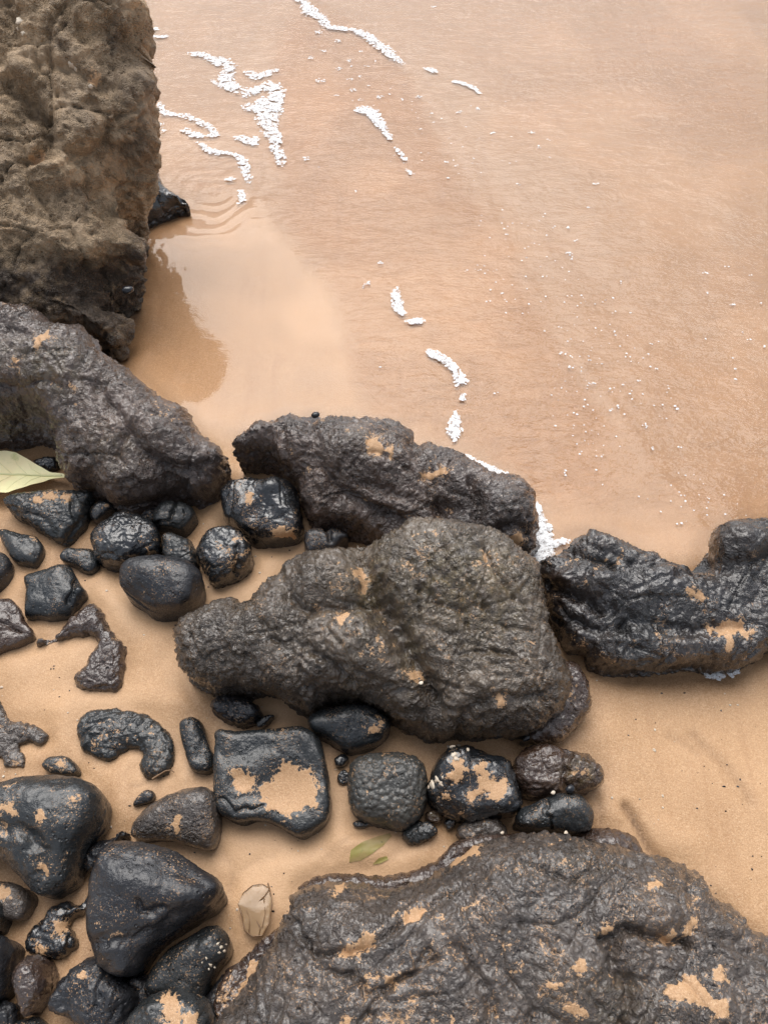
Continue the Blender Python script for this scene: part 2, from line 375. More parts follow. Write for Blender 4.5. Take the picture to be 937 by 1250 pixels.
def components(T, n):
    lab = np.arange(n)
    while True:
        m = lab[T].min(1); new = lab.copy()
        for i in range(3): np.minimum.at(new, T[:, i], m)
        new = np.minimum(new, new[new])
        if (new == lab).all(): return lab[T[:, 0]]
        lab = new
footprints = []
def rock(name, label, cat, poly, mat, rel, z0, z1, H, rnd=1.0, seed=1, fine=0.0026, creases=(), lumps=(), sand=(), tints=(), moss=(),
         wet=(), base=(0.0, 0.5, 0.0, 0.0), crev=0.0, under=0.16, power=2.0, group=None, parent=None, ragged=0.0, foot=True, patchpart=True, fit=4, zb=-0.05, tallfit=False, lean=(0, 0)):
    """one stone: outline seen from the camera laid on a tilted plane, domed above it, rounded under it, then carved"""
    step = fine * 4
    ipoly = smooth_poly(poly, 4.0)
    if ragged:
        q = np.c_[ipoly / 9.0, np.full(len(ipoly), seed * 7.7)]
        ipoly = ipoly + np.stack([perlin(q), perlin(q + 40)], 1) * ragged
    iref = resample(ipoly, max(3.0, min(8.0, np.ptp(ipoly, axis=0).min() / 9))); cur = iref.copy(); off_ = np.zeros(len(iref))
    # the tilted plane through the near foot (z0) and the far rim (z1)
    jn = ipoly[:, 1].argmax(); jf = ipoly[:, 1].argmin()
    yn = on_plane(*ipoly[jn], z0)[1]; yf = on_plane(*ipoly[jf], z1)[1]
    k = (z1 - z0) / max(yf - yn, 0.02); c = z0 - k * yn; ks = math.sqrt(1 + k * k)
    pn = np.array([0, -k, 1]) / ks
    def surface(XY, d, dm):
        r = np.clip(d / (dm * rnd), 0, 1)
        h = H * (1 - (1 - r)**power)**(1 / power)
        P = np.c_[XY[:, 0], XY[:, 1], c + k * XY[:, 1]]
        return P + pn * h[:, None], h
    for it in range(fit + 1):
        W = on_plane(cur[:, 0], cur[:, 1], c, k)
        W2 = np.c_[W[:, 0], W[:, 1] * ks]
        ext = np.ptp(W2, axis=0).min()
        st = min(step, ext / 7) if it == fit else min(step * 2.5, ext / 6)
        B = resample(W2, st)
        # keep the outline counter-clockwise
        if not np.isfinite(W).all(): print('NONFINITE', name, label, it, k, c, cur[~np.isfinite(W).all(1)])
        if ((np.roll(B[:, 0], -1) - B[:, 0]) * (np.roll(B[:, 1], -1) + B[:, 1])).sum() > 0: B = B[::-1].copy()
        lo, hi = B.min(0), B.max(0)
        gx = np.arange(lo[0], hi[0], st); gy = np.arange(lo[1], hi[1], st * 0.866)
        X, Y = np.meshgrid(gx, gy); X[1::2] += st / 2
        G = np.c_[X.ravel(), Y.ravel()] + rng.uniform(-.18, .18, (X.size, 2)) * st
        G = G[inside(G, B)]
        dd, _ = seg_dist(G, B, np.roll(B, -1, 0)); G = G[dd > st * 0.55]
        n = len(B)
        vv = [Vector(p) for p in np.vstack([B, G])]
        res = delaunay_2d_cdt(vv, [(i, (i + 1) % n) for i in range(n)], [list(range(n))], 1, 1e-6)
        PV = np.array([tuple(v) for v in res[0]]); T = np.array([f for f in res[2] if len(f) == 3])
        # boundary loop in output order
        orig = {o[0]: i for i, o in enumerate(res[3]) if len(o)}
        loop = np.array([orig[i] for i in range(n)])
        Bs = resample(W2, min(st, 0.008)) if it == fit else B
        bst = np.linalg.norm(np.roll(Bs, -1, 0) - Bs, axis=1).mean()
        d = soft_dist(PV, Bs, bst); d[loop] = 0; dm = d.max()
        XY = np.c_[PV[:, 0], PV[:, 1] / ks]
        P, _ = surface(XY, d, dm)
        # rounded underside going down into the sand
        bt = np.roll(B, -1, 0) - np.roll(B, 1, 0); nin = np.c_[-bt[:, 1], bt[:, 0]]; nin /= np.linalg.norm(nin, axis=1)[:, None] + 1e-9
        for _ in range(4): nin = (np.roll(nin, 1, 0) + nin * 2 + np.roll(nin, -1, 0)) / 4
        zc = P[loop, 2]; depth = zc.max() - zb; m = max(3, int(round(depth / (st * 1.1))))
        if it < fit: m = 3
        rings = [loop]; V = [P]; S = [np.ones(len(P))]; off = len(P)
        und = under * dm
        cen = P[loop].mean(0)[:2]
        for j in range(1, m + 1):
            t = j / m; q = P[loop].copy()
            q[:, 2] = zc + (zb - zc) * t
            q[:, :2] += np.array(lean) * (np.maximum(zc, 0) * t)[:, None]
            sh = und * t**1.6 * np.clip((zc - zb) / (depth + 1e-6), 0.15, 1)
            q[:, 0] += nin[:, 0] * sh; q[:, 1] += nin[:, 1] * sh
            V.append(q); S.append(np.zeros(n)); rings.append(np.arange(off, off + n)); off += n
        V = np.vstack(V); top = np.concatenate(S)
        sk = []
        for a, b in zip(rings[:-1], rings[1:]):
            a2, b2 = np.roll(a, -1), np.roll(b, -1)
            sk.append(np.stack([a, b, b2], 1)); sk.append(np.stack([a, b2, a2], 1))
        T = np.vstack([T] + sk)
        if it == fit: break
        nb = normals(V, T)
        if nb[:len(P)][:, 2].mean() < 0: nb = -nb
        fd = np.r_[.25 + .75 * sstep(0, .35 * dm, d), np.full(len(V) - len(P), .25)]
        b_, s_ = relief(V, rel, seed, fd)
        Vd = V + nb * (b_ + s_)[:, None]; Vd[:, 2] = np.maximum(Vd[:, 2], -.004); buried = V[:, 2] < -.012; Vd[buried] = P.mean(0)
        ip = project(Vd)
        # signed error of the silhouette at every outline point
        tn = np.roll(iref, -1, 0) - np.roll(iref, 1, 0); on = np.c_[tn[:, 1], -tn[:, 0]]; on /= np.linalg.norm(on, axis=1)[:, None] + 1e-9
        if ((np.roll(iref[:, 0], -1) - iref[:, 0]) * (np.roll(iref[:, 1], -1) + iref[:, 1])).sum() > 0: on = -on
        E_ = np.concatenate([T[:, [0, 1]], T[:, [1, 2]], T[:, [2, 0]]]); E_ = E_[~buried[E_].any(1)]
        ip = np.vstack([ip] + [ip[E_[:, 0]] * (1 - q) + ip[E_[:, 1]] * q for q in (.33, .67)])
        bb = (ip > iref.min(0) - 50).all(1) & (ip < iref.max(0) + 50).all(1); ip = ip[bb]
        _, near_i = seg_dist(ip, iref, np.roll(iref, -1, 0)); sdm = poly_sd(ip, iref)
        ov = np.zeros(len(iref)); np.maximum.at(ov, near_i, -sdm)
        dmin = np.full(len(iref), 99.0); np.minimum.at(dmin, near_i, np.abs(sdm))
        no = ov <= 0.3; ov[no] = -np.clip(dmin[no] - 1.0, 0, 9)
        lim = 0.16 * min(np.ptp(iref, axis=0).min(), 400)
        for _ in range(1): ov = (np.roll(ov, 1) + 2 * ov + np.roll(ov, -1)) / 4
        off_ = off_ - ov * 0.8; off_ = np.clip(off_, -lim, 16 if tallfit else 7)
        for _ in range(2 if it == fit - 1 else 0): off_ = (np.roll(off_, 1) + off_ + np.roll(off_, -1)) / 3
        cur = iref + on * off_[:, None]
    is_loop = np.zeros(len(V)); is_loop[loop] = 1
    flags = {'top': top, 'rim': is_loop}
    # carry the flat coordinates along so the dome can be evaluated again on the fine points
    flat = np.zeros((len(V), 2)); flat[:len(PV)] = PV; flat[len(PV):] = np.nan
    cov = np.c_[V, flat]
    for _ in range(2): cov, T, flags = subdivide(cov, T, flags)
    V = cov[:, :3]; top = flags['top'] > 0.5; fl = cov[:, 3:]; ok = top & ~np.isnan(fl[:, 0])
    d = np.zeros(len(V)); d[ok] = soft_dist(fl[ok], Bs, bst); d[flags['rim'] > .5] = 0
    # fine points on the rim itself lie between loop points
    P, h = surface(np.c_[fl[ok, 0], fl[ok, 1] / ks], d[ok], dm)
    V = V.copy(); V[ok] = P
    nb = normals(V, T)
    if nb[ok][:, 2].mean() < 0: T = T[:, ::-1]; nb = -nb
    skf = T.copy()
    fade = np.where(ok, sstep(0, 0.35 * dm, d), 0.0)
    fade = 0.25 + 0.75 * fade
    big, small = relief(V, rel, seed, fade)
    ip = project(V)
    for pts, wm, dep in creases:       # hand-placed grooves and steps, px polyline, width m, depth m
        L = smooth_line(pts, 5); 
        dist, _ = seg_dist(ip + np.c_[perlin(np.c_[ip / 14, ip[:, :1] * 0 + seed]), perlin(np.c_[ip / 14, ip[:, :1] * 0 + seed + 9])] * 5, L[:-1], L[1:])
        wpx = wm / 0.0021
        big -= dep * np.exp(-(dist / wpx)**2) * ok
    for (x, y, rx, ry, hh) in lumps:
        big += hh * np.exp(-(((ip[:, 0] - x) / rx)**2 + ((ip[:, 1] - y) / ry)**2)**1.5) * ok
    # sand caught in the hollows
    s = np.full(len(V), base[0], float); sdv = small.std() + 1e-9
    gate = sstep(-0.1, 0.5, fbm(np.c_[ip / 55.0, np.full(len(ip), seed + 0.3)], 3))
    am = sum(a for t_, l_, a, o_ in REL[rel] if not (o_ or l_ > 0.08))
    t_ = 1.7 - 2.2 * crev
    if crev: s += 0.50 * sstep(t_, t_ + .8, -small / sdv * (.45 + .9 * gate))
    hard = np.zeros(len(V))
    wob = np.c_[ip / 11.0, np.full(len(ip), seed * 1.9)]
    wv = fbm(wob, 4, 0.65)
    for p in sand:
        sd = poly_sd(ip, smooth_poly(p, 4.0))
        hard = np.maximum(hard, sstep(-1.5, 1.5, sd + wv * 5.5)); s = np.maximum(s, .46 * sstep(-16, 0, sd + wv * 8))
    s = np.maximum(s, hard) * np.where(nb[:, 2] > 0.1, 1, 0)
    lvl = small * (1 - 0.85 * np.clip(s, 0, 1)) + np.clip(s, 0, 1) * 0.0006
    V = V + nb * (big + lvl)[:, None]
    tint = base[1] + 0.45 * fbm(np.c_[ip / 90.0, np.full(len(ip), seed * 2.9)], 3)
    for (x, y, rx, ry, a) in tints: tint += a * np.exp(-(((ip[:, 0] - x) / rx)**2 + ((ip[:, 1] - y) / ry)**2)) * (0.75 + 0.6 * wv)
    ms = np.full(len(V), base[2], float)
    for (x, y, rx, ry, a) in moss: ms += a * np.exp(-(((ip[:, 0] - x) / rx)**2 + ((ip[:, 1] - y) / ry)**2)) * np.clip(0.6 + 0.8 * wv, 0, 1.3)
    wt = np.full(len(V), base[3], float)
    for (x, y, rx, ry, a) in wet: wt += a * np.exp(-(((ip[:, 0] - x) / rx)**2 + ((ip[:, 1] - y) / ry)**2))
    attr = np.clip(np.c_[s, tint, ms, wt], -0.2, 1)
    root = None
    loc = np.array([V[:, 0].mean(), V[:, 1].mean(), 0.0]); V = V - loc
    if sand and patchpart and (hard > 0.5).sum() > 40:
        fs = (hard[T] > 0.55).all(1)
        comp = components(T[fs], len(V)); ids, cnt = np.unique(comp, return_counts=True)
        keep = ids[cnt >= 60]; fi = np.where(fs)[0]; fs[fi[~np.isin(comp, keep)]] = False
        root = mesh_obj(name, V, T[~fs], M[mat], parent, True, attr)
        for c_ in keep:
            Tp = T[fi[comp == c_]]; u, inv = np.unique(Tp, return_inverse=True)
            mesh_obj('sand_patch', V[u], inv.reshape(Tp.shape), M['patch'], root)
    else:
        root = mesh_obj(name, V, T, M[mat], parent, True, attr)
    if parent is None: root.location = loc
    else: root.location = loc - np.array(parent.location)
    if label: tag(root, label, cat, group)
    if foot: footprints.append(on_plane(ipoly[:, 0], ipoly[:, 1], 0.0)[:, :2])
    return root

# ================================================================== BOULDERS
rock('boulder', 'towering olive-brown boulder with a rough pitted face at the water edge', 'boulder',
     [(-230,-90),(-60,-120),(80,-115),(150,-70),(168,0),(178,15),(185,40),(186,60),(180,80),(183,95),(190,115),(194,150),(195,180),(190,205),(182,225),(178,245),(176,280),(177,300),(172,330),(168,352),(160,370),(163,385),(161,405),(157,430),(148,440),(135,432),(118,425),(60,425),(-40,420),(-200,400),(-300,200)],
     'tall', 'tall', 0.02, 0.75, 0.18, 0.8, seed=3, fine=0.0046, base=(0.0,0.10,0.0,0.0), under=0.10, tallfit=True, lean=(-.40, .12), fit=6, zb=-0.08, power=2.2,
     creases=[([(0,100),(20,108),(30,125),(55,145),(62,165),(58,185),(40,195)],0.020,0.045), ([(60,75),(90,85),(120,95),(130,110)],0.012,0.02),
              ([(62,165),(80,185),(100,195),(128,175),(132,150),(110,120)],0.014,0.022), ([(0,0),(8,30),(2,60)],0.025,0.03),
              ([(0,300),(25,310),(60,318),(100,330),(160,325)],0.03,0.025), ([(105,230),(125,240),(135,260)],0.02,0.03), ([(28,195),(30,225),(55,240)],0.012,0.015),
              ([(75,0),(90,30),(110,60),(145,100),(150,160),(160,220)],0.012,0.006)],
     lumps=[(100,150,32,36,0.035),(55,215,26,20,0.03),(20,90,25,20,0.025),(165,110,22,40,0.03),(130,10,40,30,0.03),(70,300,60,26,0.025),(170,320,10,30,0.03)],
     sand=[[(36,190),(46,184),(55,184),(50,192),(38,195)],[(108,92),(116,87),(120,95),(112,100)]],
     tints=[(60,350,140,34,1.2),(140,390,50,60,1.3),(175,330,20,60,1.0),(70,30,30,40,0.5),(135,50,12,30,0.6),(170,150,20,70,0.55)],
     wet=[(70,350,150,36,1.2),(140,400,50,60,1.3),(172,310,18,50,0.9)])
rock('boulder', 'small shiny black rock jutting out behind the towering boulder', 'rock',
     [(165,185),(182,196),(192,208),(200,225),(215,238),(232,246),(234,255),(222,258),(205,266),(190,272),(178,276),(165,265),(158,230)],
     'gloss', 'rough', 0.0, 0.12, 0.05, seed=5, fine=0.004, base=(0,0.4,0,0.6))
rock('boulder', 'long purplish-brown boulder lying diagonally below the towering boulder', 'boulder',
     [(-160,385),(-60,375),(0,376),(27,376),(50,385),(75,395),(90,402),(110,405),(128,430),(148,443),(163,458),(180,470),(200,490),(225,505),(232,520),(250,540),(268,548),(280,562),(282,575),(276,595),(262,608),(245,618),(225,614),(200,616),(180,624),(150,627),(120,610),(100,602),(85,580),(72,562),(60,550),(35,545),(0,548),(-80,550),(-180,540)],
     'boulder', 'boulder', 0.02, 0.22, 0.13, 0.75, seed=11, fine=0.0032, base=(0.0,0.25,0.0,0.0), under=0.2, crev=0.10,
     creases=[([(0,470),(40,495),(72,520),(95,545),(110,590)],0.022,0.009),([(120,470),(150,520),(185,560),(215,575),(250,570)],0.018,0.016),([(110,405),(125,430),(140,445)],0.01,0.012),([(195,575),(210,590),(230,600)],0.01,0.014)],
     lumps=[(45,440,55,30,0.02),(190,520,70,30,0.016),(150,590,50,24,0.012)],
     tints=[(60,440,70,45,0.5),(110,560,70,40,0.4),(170,500,70,30,-0.5)], moss=[(60,455,45,35,0.5),(130,550,40,30,0.35),(20,430,30,20,0.25)],
     sand=[[(48,415),(60,412),(66,418),(55,422),(44,424)],[(19,440),(26,442),(24,449),(17,447)]], patchpart=False)
rock('boulder', 'dark brown wet boulder with a pointed left end, behind the biggest middle boulder', 'boulder',
     [(284,548),(296,533),(315,522),(340,515),(350,510),(380,508),(410,512),(440,515),(470,518),(495,530),(508,545),(530,548),(560,555),(580,570),(605,585),(620,588),(635,600),(640,615),(650,632),(655,650),(655,672),(645,686),(628,690),(600,700),(540,700),(480,680),(455,665),(420,652),(385,645),(368,615),(350,594),(320,580),(300,565)],
     'boulder', 'boulder', 0.01, 0.13, 0.10, 0.8, seed=23, fine=0.0028, base=(0,0.45,0,0.25), crev=0.12, power=1.9,
     creases=[([(380,510),(385,560),(420,610),(480,640)],0.03,0.020),([(505,545),(520,570),(530,600),(545,640)],0.018,0.022),([(575,590),(585,610),(585,640)],0.012,0.022),([(600,650),(625,640),(645,650)],0.012,0.018),([(440,585),(500,610),(560,620)],0.015,0.012)],
     lumps=[(450,550,60,30,0.03),(340,550,40,25,0.012),(620,615,30,30,0.03),(560,590,40,25,0.014)],
     tints=[(350,590,60,60,-0.9),(420,620,90,40,-0.8),(600,640,60,50,0.8)],
     wet=[(610,640,50,60,0.9),(430,640,80,30,0.4)], moss=[(440,540,40,20,0.2)],
     sand=[[(448,542),(462,540),(468,552),(458,556),(447,550)],[(470,552),(478,548),(482,556),(474,562)],[(612,665),(622,655),(634,650),(637,660),(628,672),(615,674)],[(515,575),(540,572),(545,577),(520,581)]])
rock('boulder', 'glossy black ridged boulder at right with a patch of sand on its front', 'boulder',
     [(648,692),(660,683),(678,678),(690,668),(705,655),(720,652),(745,658),(765,672),(795,680),(808,690),(820,692),(835,697),(850,692),(860,682),(868,668),(880,655),(895,645),(912,638),(925,640),(937,637),(1000,640),(1060,700),(1040,790),(937,797),(925,805),(900,818),(880,822),(855,822),(840,818),(800,822),(760,826),(735,826),(715,815),(708,802),(690,798),(682,780),(675,762),(665,745),(655,725),(650,705)],
     'black_wet', 'black_wet', 0.015, 0.10, 0.075, 0.5, seed=31, fine=0.0028, base=(0,0.25,0,0.25), power=2.4, crev=0.06,
     creases=[([(655,715),(700,725),(735,745)],0.012,0.02),([(730,735),(760,760),(770,790)],0.025,0.016),([(690,668),(720,680),(745,690)],0.008,0.014),([(770,757),(830,770),(900,765)],0.018,0.014),([(850,692),(880,690),(937,680)],0.02,0.016),([(700,760),(730,770),(760,765)],0.014,0.018)],
     lumps=[(710,705,40,16,0.022),(905,665,36,24,0.035),(800,715,60,20,0.02),(800,790,80,20,0.012)],
     tints=[(690,710,45,25,0.9),(720,665,40,12,0.8),(900,660,35,20,0.8)], wet=[(720,780,60,40,0.5),(690,710,40,20,0.4)],
     sand=[[(865,765),(880,762),(895,757),(905,760),(903,768),(920,772),(912,776),(898,773),(890,782),(893,790),(884,790),(884,778),(870,772)],[(835,723),(848,724),(855,731),(842,730)]])
rock('boulder', 'biggest middle boulder, grey-brown with an olive stained top and a long groove', 'boulder',
     [(220,790),(222,770),(235,752),(255,742),(285,733),(300,738),(310,730),(318,725),(330,715),(345,705),(370,690),(395,680),(415,670),(435,660),(455,662),(480,655),(500,640),(525,635),(560,640),(590,648),(615,665),(640,685),(652,700),(656,730),(665,760),(672,785),(683,810),(690,840),(680,870),(660,885),(640,900),(600,905),(560,905),(520,908),(495,895),(470,880),(440,864),(410,862),(385,876),(360,868),(335,852),(300,852),(270,851),(240,838),(225,815)],
     'mid', 'mid', 0.01, 0.14, 0.16, 0.85, seed=41, fine=0.0027, base=(0,0.55,0,0.1), crev=0.10, power=2.6, under=0.12,
     creases=[([(440,672),(447,700),(462,735),(485,770),(505,805),(520,835),(525,870)],0.034,0.046),([(345,705),(350,725),(375,745),(430,740),(460,735)],0.014,0.014),([(300,735),(320,760),(350,800),(380,840)],0.018,0.008),
              ([(590,650),(595,685),(620,720),(640,740)],0.009,0.010),([(560,905),(570,870),(600,850),(660,850)],0.015,0.012),([(255,745),(275,790),(290,845)],0.02,0.006),([(470,680),(520,690),(560,720),(570,770)],0.009,0.006),([(510,720),(560,745),(610,730)],0.008,0.006),([(320,780),(380,790),(430,830)],0.016,0.008),([(500,690),(515,715),(512,745)],.005,.006),([(540,650),(545,690),(575,715),(600,760),(650,770)],.005,.006),([(560,800),(600,790),(640,810)],.006,.007),([(480,850),(530,830),(560,840)],.006,.006)],
     lumps=[(400,700,45,25,0.02),(560,700,80,50,0.02),(440,790,50,40,0.022),(620,830,50,45,0.02),(310,745,14,14,0.012),(345,820,40,25,0.012),(650,760,20,40,0.012)],
     tints=[(240,800,50,60,0.9),(350,830,110,40,0.5),(560,760,110,90,-0.5),(560,870,120,30,0.4)],
     moss=[(560,700,80,50,0.75),(450,715,22,60,0.7),(600,760,60,50,0.3),(500,800,20,50,0.4)],
     sand=[[(434,683),(440,685),(443,700),(447,712),(441,716),(437,703),(433,692)],[(410,755),(420,748),(424,754),(414,764)],[(590,675),(596,682),(598,690),(592,688)],[(605,850),(612,848),(615,856),(607,857)],[(495,822),(508,826),(515,834),(506,836)]], wet=[(300,800,90,60,0.25),(640,880,60,25,0.4)])
rock('boulder', 'brown pitted rock lobe against the right end of the biggest middle boulder', 'rock',
     [(678,812),(692,806),(702,808),(715,825),(720,850),(716,870),(700,890),(680,905),(655,907),(636,902),(645,880),(660,860),(672,835)],
     'brown', 'rough', 0.0, 0.07, 0.05, seed=45, fine=0.0025, base=(0,0.4,0,0.5), sand=[[(683,838),(689,832),(696,842),(698,848),(690,846)]])
g = rock('boulder', 'broad grey-brown boulder filling the bottom right, dotted with sand pockets', 'boulder',
     [(262,1290),(275,1235),(300,1205),(320,1172),(335,1145),(347,1125),(356,1102),(370,1085),(400,1076),(440,1078),(470,1084),(505,1080),(540,1062),(575,1036),(605,1024),(650,1018),(680,1020),(705,1024),(740,1030),(780,1040),(812,1050),(840,1062),(860,1085),(885,1110),(905,1130),(937,1145),(1010,1175),(1090,1300),(1060,1400),(820,1440),(560,1440),(330,1400)],
     'purple', 'broad', 0.04, 0.13, 0.17, 0.9, seed=57, fine=0.0024, base=(0,0.5,0,0.0), crev=0.22, power=2.5, under=0.12,
     creases=[([(350,1110),(380,1165),(430,1160),(470,1145),(520,1110),(560,1090)],0.009,0.012),([(735,1145),(765,1133),(790,1140),(805,1145),(840,1150)],0.012,0.020),([(750,1150),(748,1180),(770,1210),(760,1250)],0.018,0.02),
              ([(400,1185),(430,1190),(450,1215),(500,1190),(520,1160)],0.009,0.010),([(840,1062),(850,1100),(880,1140),(920,1160)],0.015,0.012),([(640,1060),(700,1080),(730,1060),(780,1050)],0.010,0.010),([(560,1160),(600,1220),(600,1260)],0.02,0.012),([(440,1250),(470,1210),(530,1170)],0.009,0.010)],
     lumps=[(810,1110,28,26,0.020),(400,1125,55,35,0.012),(560,1110,70,40,0.012),(830,1240,60,40,0.014),(680,1060,60,30,0.012),(700,1190,50,40,0.014),(470,1130,60,30,0.008)],
     tints=[(430,1130,110,60,0.4),(650,1080,60,40,-0.5),(820,1100,80,60,0.5),(700,1040,60,20,-0.5)], moss=[(740,1230,60,40,0.3),(700,1060,60,20,0.15)],
     sand=[[(808,1205),(830,1200),(845,1192),(856,1200),(865,1213),(880,1222),(885,1236),(872,1240),(862,1230),(845,1222),(825,1218),(810,1215)],[(834,1128),(848,1124),(850,1132),(840,1140)],[(812,1145),(822,1138),(826,1144),(816,1150)],
           [(684,1228),(690,1220),(704,1226),(716,1232),(708,1242),(695,1236)],[(732,1134),(740,1128),(744,1134),(738,1138)],[(790,1080),(800,1074),(806,1081),(796,1084)],[(435,1150),(448,1140),(458,1147),(450,1156),(428,1164),(412,1166)],
           [(483,1123),(500,1118),(522,1112),(510,1122),(490,1126)],[(408,1080),(416,1077),(418,1086),(411,1089)],[(552,1042),(575,1034),(585,1030),(582,1042),(568,1050),(556,1056)],[(472,1192),(481,1188),(480,1198),(474,1198)],
           [(694,1178),(706,1172),(712,1182),(703,1188)],[(415,1248),(424,1242),(430,1250),(420,1254)],[(668,1200),(680,1200),(676,1204)],[(870,1190),(880,1180),(884,1192),(876,1198)]])
rock('ledge', None, None,
     [(228,1300),(255,1245),(268,1205),(285,1180),(308,1158),(328,1142),(345,1130),(350,1150),(335,1185),(345,1220),(345,1300)],
     'brown', 'ledge', 0.01, 0.05, 0.035, 0.8, seed=63, fine=0.0024, base=(0,0.5,0,0.1), crev=0.25, parent=g, foot=True,
     sand=[[(302,1180),(315,1172),(322,1182),(312,1200),(296,1215),(284,1225),(288,1210),(298,1195)],[(322,1200),(332,1190),(330,1215),(318,1240),(308,1260),(312,1235)],[(270,1238),(285,1228),(288,1250),(272,1256)]])
rock('ledge', None, None,
     [(366,1092),(372,1076),(398,1067),(430,1066),(470,1068),(505,1062),(530,1050),(552,1030),(575,1020),(610,1018),(640,1024),(600,1060),(500,1100),(420,1100)],
     'brown', 'rough', 0.0, 0.045, 0.02, 0.9, seed=66, fine=0.0026, base=(0,0.3,0,0.4), parent=g)
rock('ledge', None, None,
     [(700,1024),(712,1015),(735,1010),(760,1014),(775,1022),(788,1046),(800,1062),(740,1058),(705,1040)],
     'brown', 'rough', 0.0, 0.05, 0.03, 0.9, seed=68, fine=0.0026, base=(0,0.3,0,0.1), crev=0.2, parent=g)

# ================================================================== STONES
def st(label, poly, mat='black', rel='stone', z0=0.02, z1=0.05, H=0.04, seed=1, **kw):
    kw.setdefault('fine', 0.0021)
    return rock(kw.pop('name', 'beach_stone'), label, kw.pop('cat', 'stone'), poly, mat, rel, z0, z1, H, seed=seed, **kw)
st('flat wedge-shaped black stone with sand along its top edge, just below the yellow leaf', [(5,612),(20,602),(50,600),(80,598),(112,600),(117,606),(112,630),(103,650),(85,667),(72,665),(45,648),(15,628)],
   'slate', 'rough', 0.015, 0.05, 0.03, 101, crev=0.2, base=(0,.6,0,.1), creases=[([(88,612),(95,635),(88,660)],.008,.008),([(10,620),(50,632),(70,650)],.008,.006)], sand=[[(42,606),(60,602),(84,603),(80,609),(60,608),(45,612)]], patchpart=False)
st('little black pebble wedged between the wedge-shaped stone and the big round stone', [(111,622),(120,613),(135,613),(143,622),(135,632),(120,640),(112,634)], 'gloss', 'stone', 0.005, 0.02, 0.018, 102, crev=.3, base=(.1,.4,0,0))
st('black pebble half hidden behind the yellow leaf', [(42,562),(60,557),(71,560),(73,572),(60,577),(45,572)], 'gloss', 'rough', 0.0, 0.02, 0.015, 103)
st('oval black stone at the left edge below the wedge-shaped stone', [(-1,650),(10,646),(25,652),(45,655),(55,668),(57,680),(48,694),(38,695),(20,688),(8,672)], 'slate', 'stone', 0.01, 0.025, 0.025, 104, crev=.1)
st('smooth black stone cut off by the left edge beside the oval stone', [(-26,672),(5,675),(17,690),(17,705),(5,722),(-20,732),(-40,700)], 'black', 'stone', 0.01, 0.03, 0.03, 105)
st('small flat smooth black pebble with a pointed left end', [(74,680),(82,670),(100,670),(115,672),(123,688),(120,698),(108,702),(92,695),(80,690)], 'slate', 'stone', 0.006, 0.02, 0.018, 106, base=(0,.3,0,.2))
st('angular bluish-black stone with a jagged right side', [(30,705),(45,698),(60,694),(80,690),(92,698),(94,706),(100,716),(111,722),(105,735),(95,745),(85,755),(65,760),(45,757),(30,752),(32,725)], 'slate', 'stone', 0.01, 0.03, 0.03, 107, ragged=2, crev=.2, base=(0,.2,0,.1), creases=[([(95,708),(88,720),(84,735)],.006,.01)])
st('rounded black stone with sand in its cracks at the back of the stone cluster', [(113,655),(125,640),(140,628),(155,622),(175,630),(190,640),(198,655),(198,672),(190,685),(165,692),(145,698),(125,690),(115,675)], 'gloss', 'rough', 0.02, 0.06, 0.04, 108, crev=.35, base=(0,.5,0,0), rnd=.9)
st('round dark pebble split by a curved crack, against the long purplish boulder', [(188,630),(195,615),(210,612),(230,615),(240,625),(241,640),(228,655),(205,652),(190,645)], 'slate', 'stone', 0.015, 0.045, 0.035, 109, creases=[([(192,640),(205,632),(214,622),(212,612)],.004,.012),([(225,620),(228,630)],.003,.008)])
st('small grey-black stone squeezed between the heavy round stone and the spotted stone', [(198,660),(206,652),(222,654),(236,664),(243,680),(243,696),(225,700),(208,690),(200,680)], 'slate', 'rough', 0.01, 0.03, 0.03, 110, crev=.35)
st('heavy rounded black stone at the front of the stone cluster', [(147,708),(150,690),(165,682),(190,678),(215,680),(235,688),(248,702),(250,725),(247,742),(230,755),(205,757),(185,753),(168,740),(150,722)], 'black', 'stone', 0.035, 0.075, 0.05, 111, under=.25, lumps=[(180,725,30,20,-.006)], base=(0,.3,0,.1))
st('roundish stone spotted with pale sand, right of the stone cluster', [(241,680),(245,660),(255,648),(275,643),(292,648),(303,660),(310,680),(308,695),(295,708),(275,718),(258,715),(250,700)], 'gloss', 'rough', 0.02, 0.05, 0.045, 112, crev=.5, base=(0.0,.7,0,0), under=.22, creases=[([(290,665),(292,690),(288,700)],.006,.01)])
st('glossy jet-black stone with tan sand spots beside the pointed boulder', [(268,602),(280,588),(300,585),(330,585),(352,586),(362,600),(368,625),(372,645),(368,660),(350,668),(330,671),(308,665),(290,652),(275,640),(272,620)], 'gloss', 'glossy', 0.02, 0.07, 0.05, 113, under=.2, base=(0,.2,0,.8), rnd=.8,
   sand=[[(302,605),(308,603),(306,613),(301,612)],[(332,648),(345,644),(355,647),(362,654),(352,656),(342,652)]])
st('small black two-humped stone between the glossy stone and the biggest middle boulder', [(371,655),(380,646),(400,645),(415,648),(428,658),(420,670),(405,680),(385,685),(375,680)], 'black', 'stone', 0.01, 0.035, 0.03, 114, creases=[([(398,645),(403,660)],.006,.01)])
st('brown grooved stone cut off by the left edge above the sand-covered arch rock', [(-50,732),(0,732),(15,732),(25,740),(30,755),(42,768),(45,778),(30,790),(10,797),(-50,812)], 'brown', 'stoneL', 0.005, 0.03, 0.03, 115, crev=.15, creases=[([(0,760),(20,765),(32,775)],.008,.008)])
B = dict(ragged=2.5, patchpart=False, zb=-0.03)
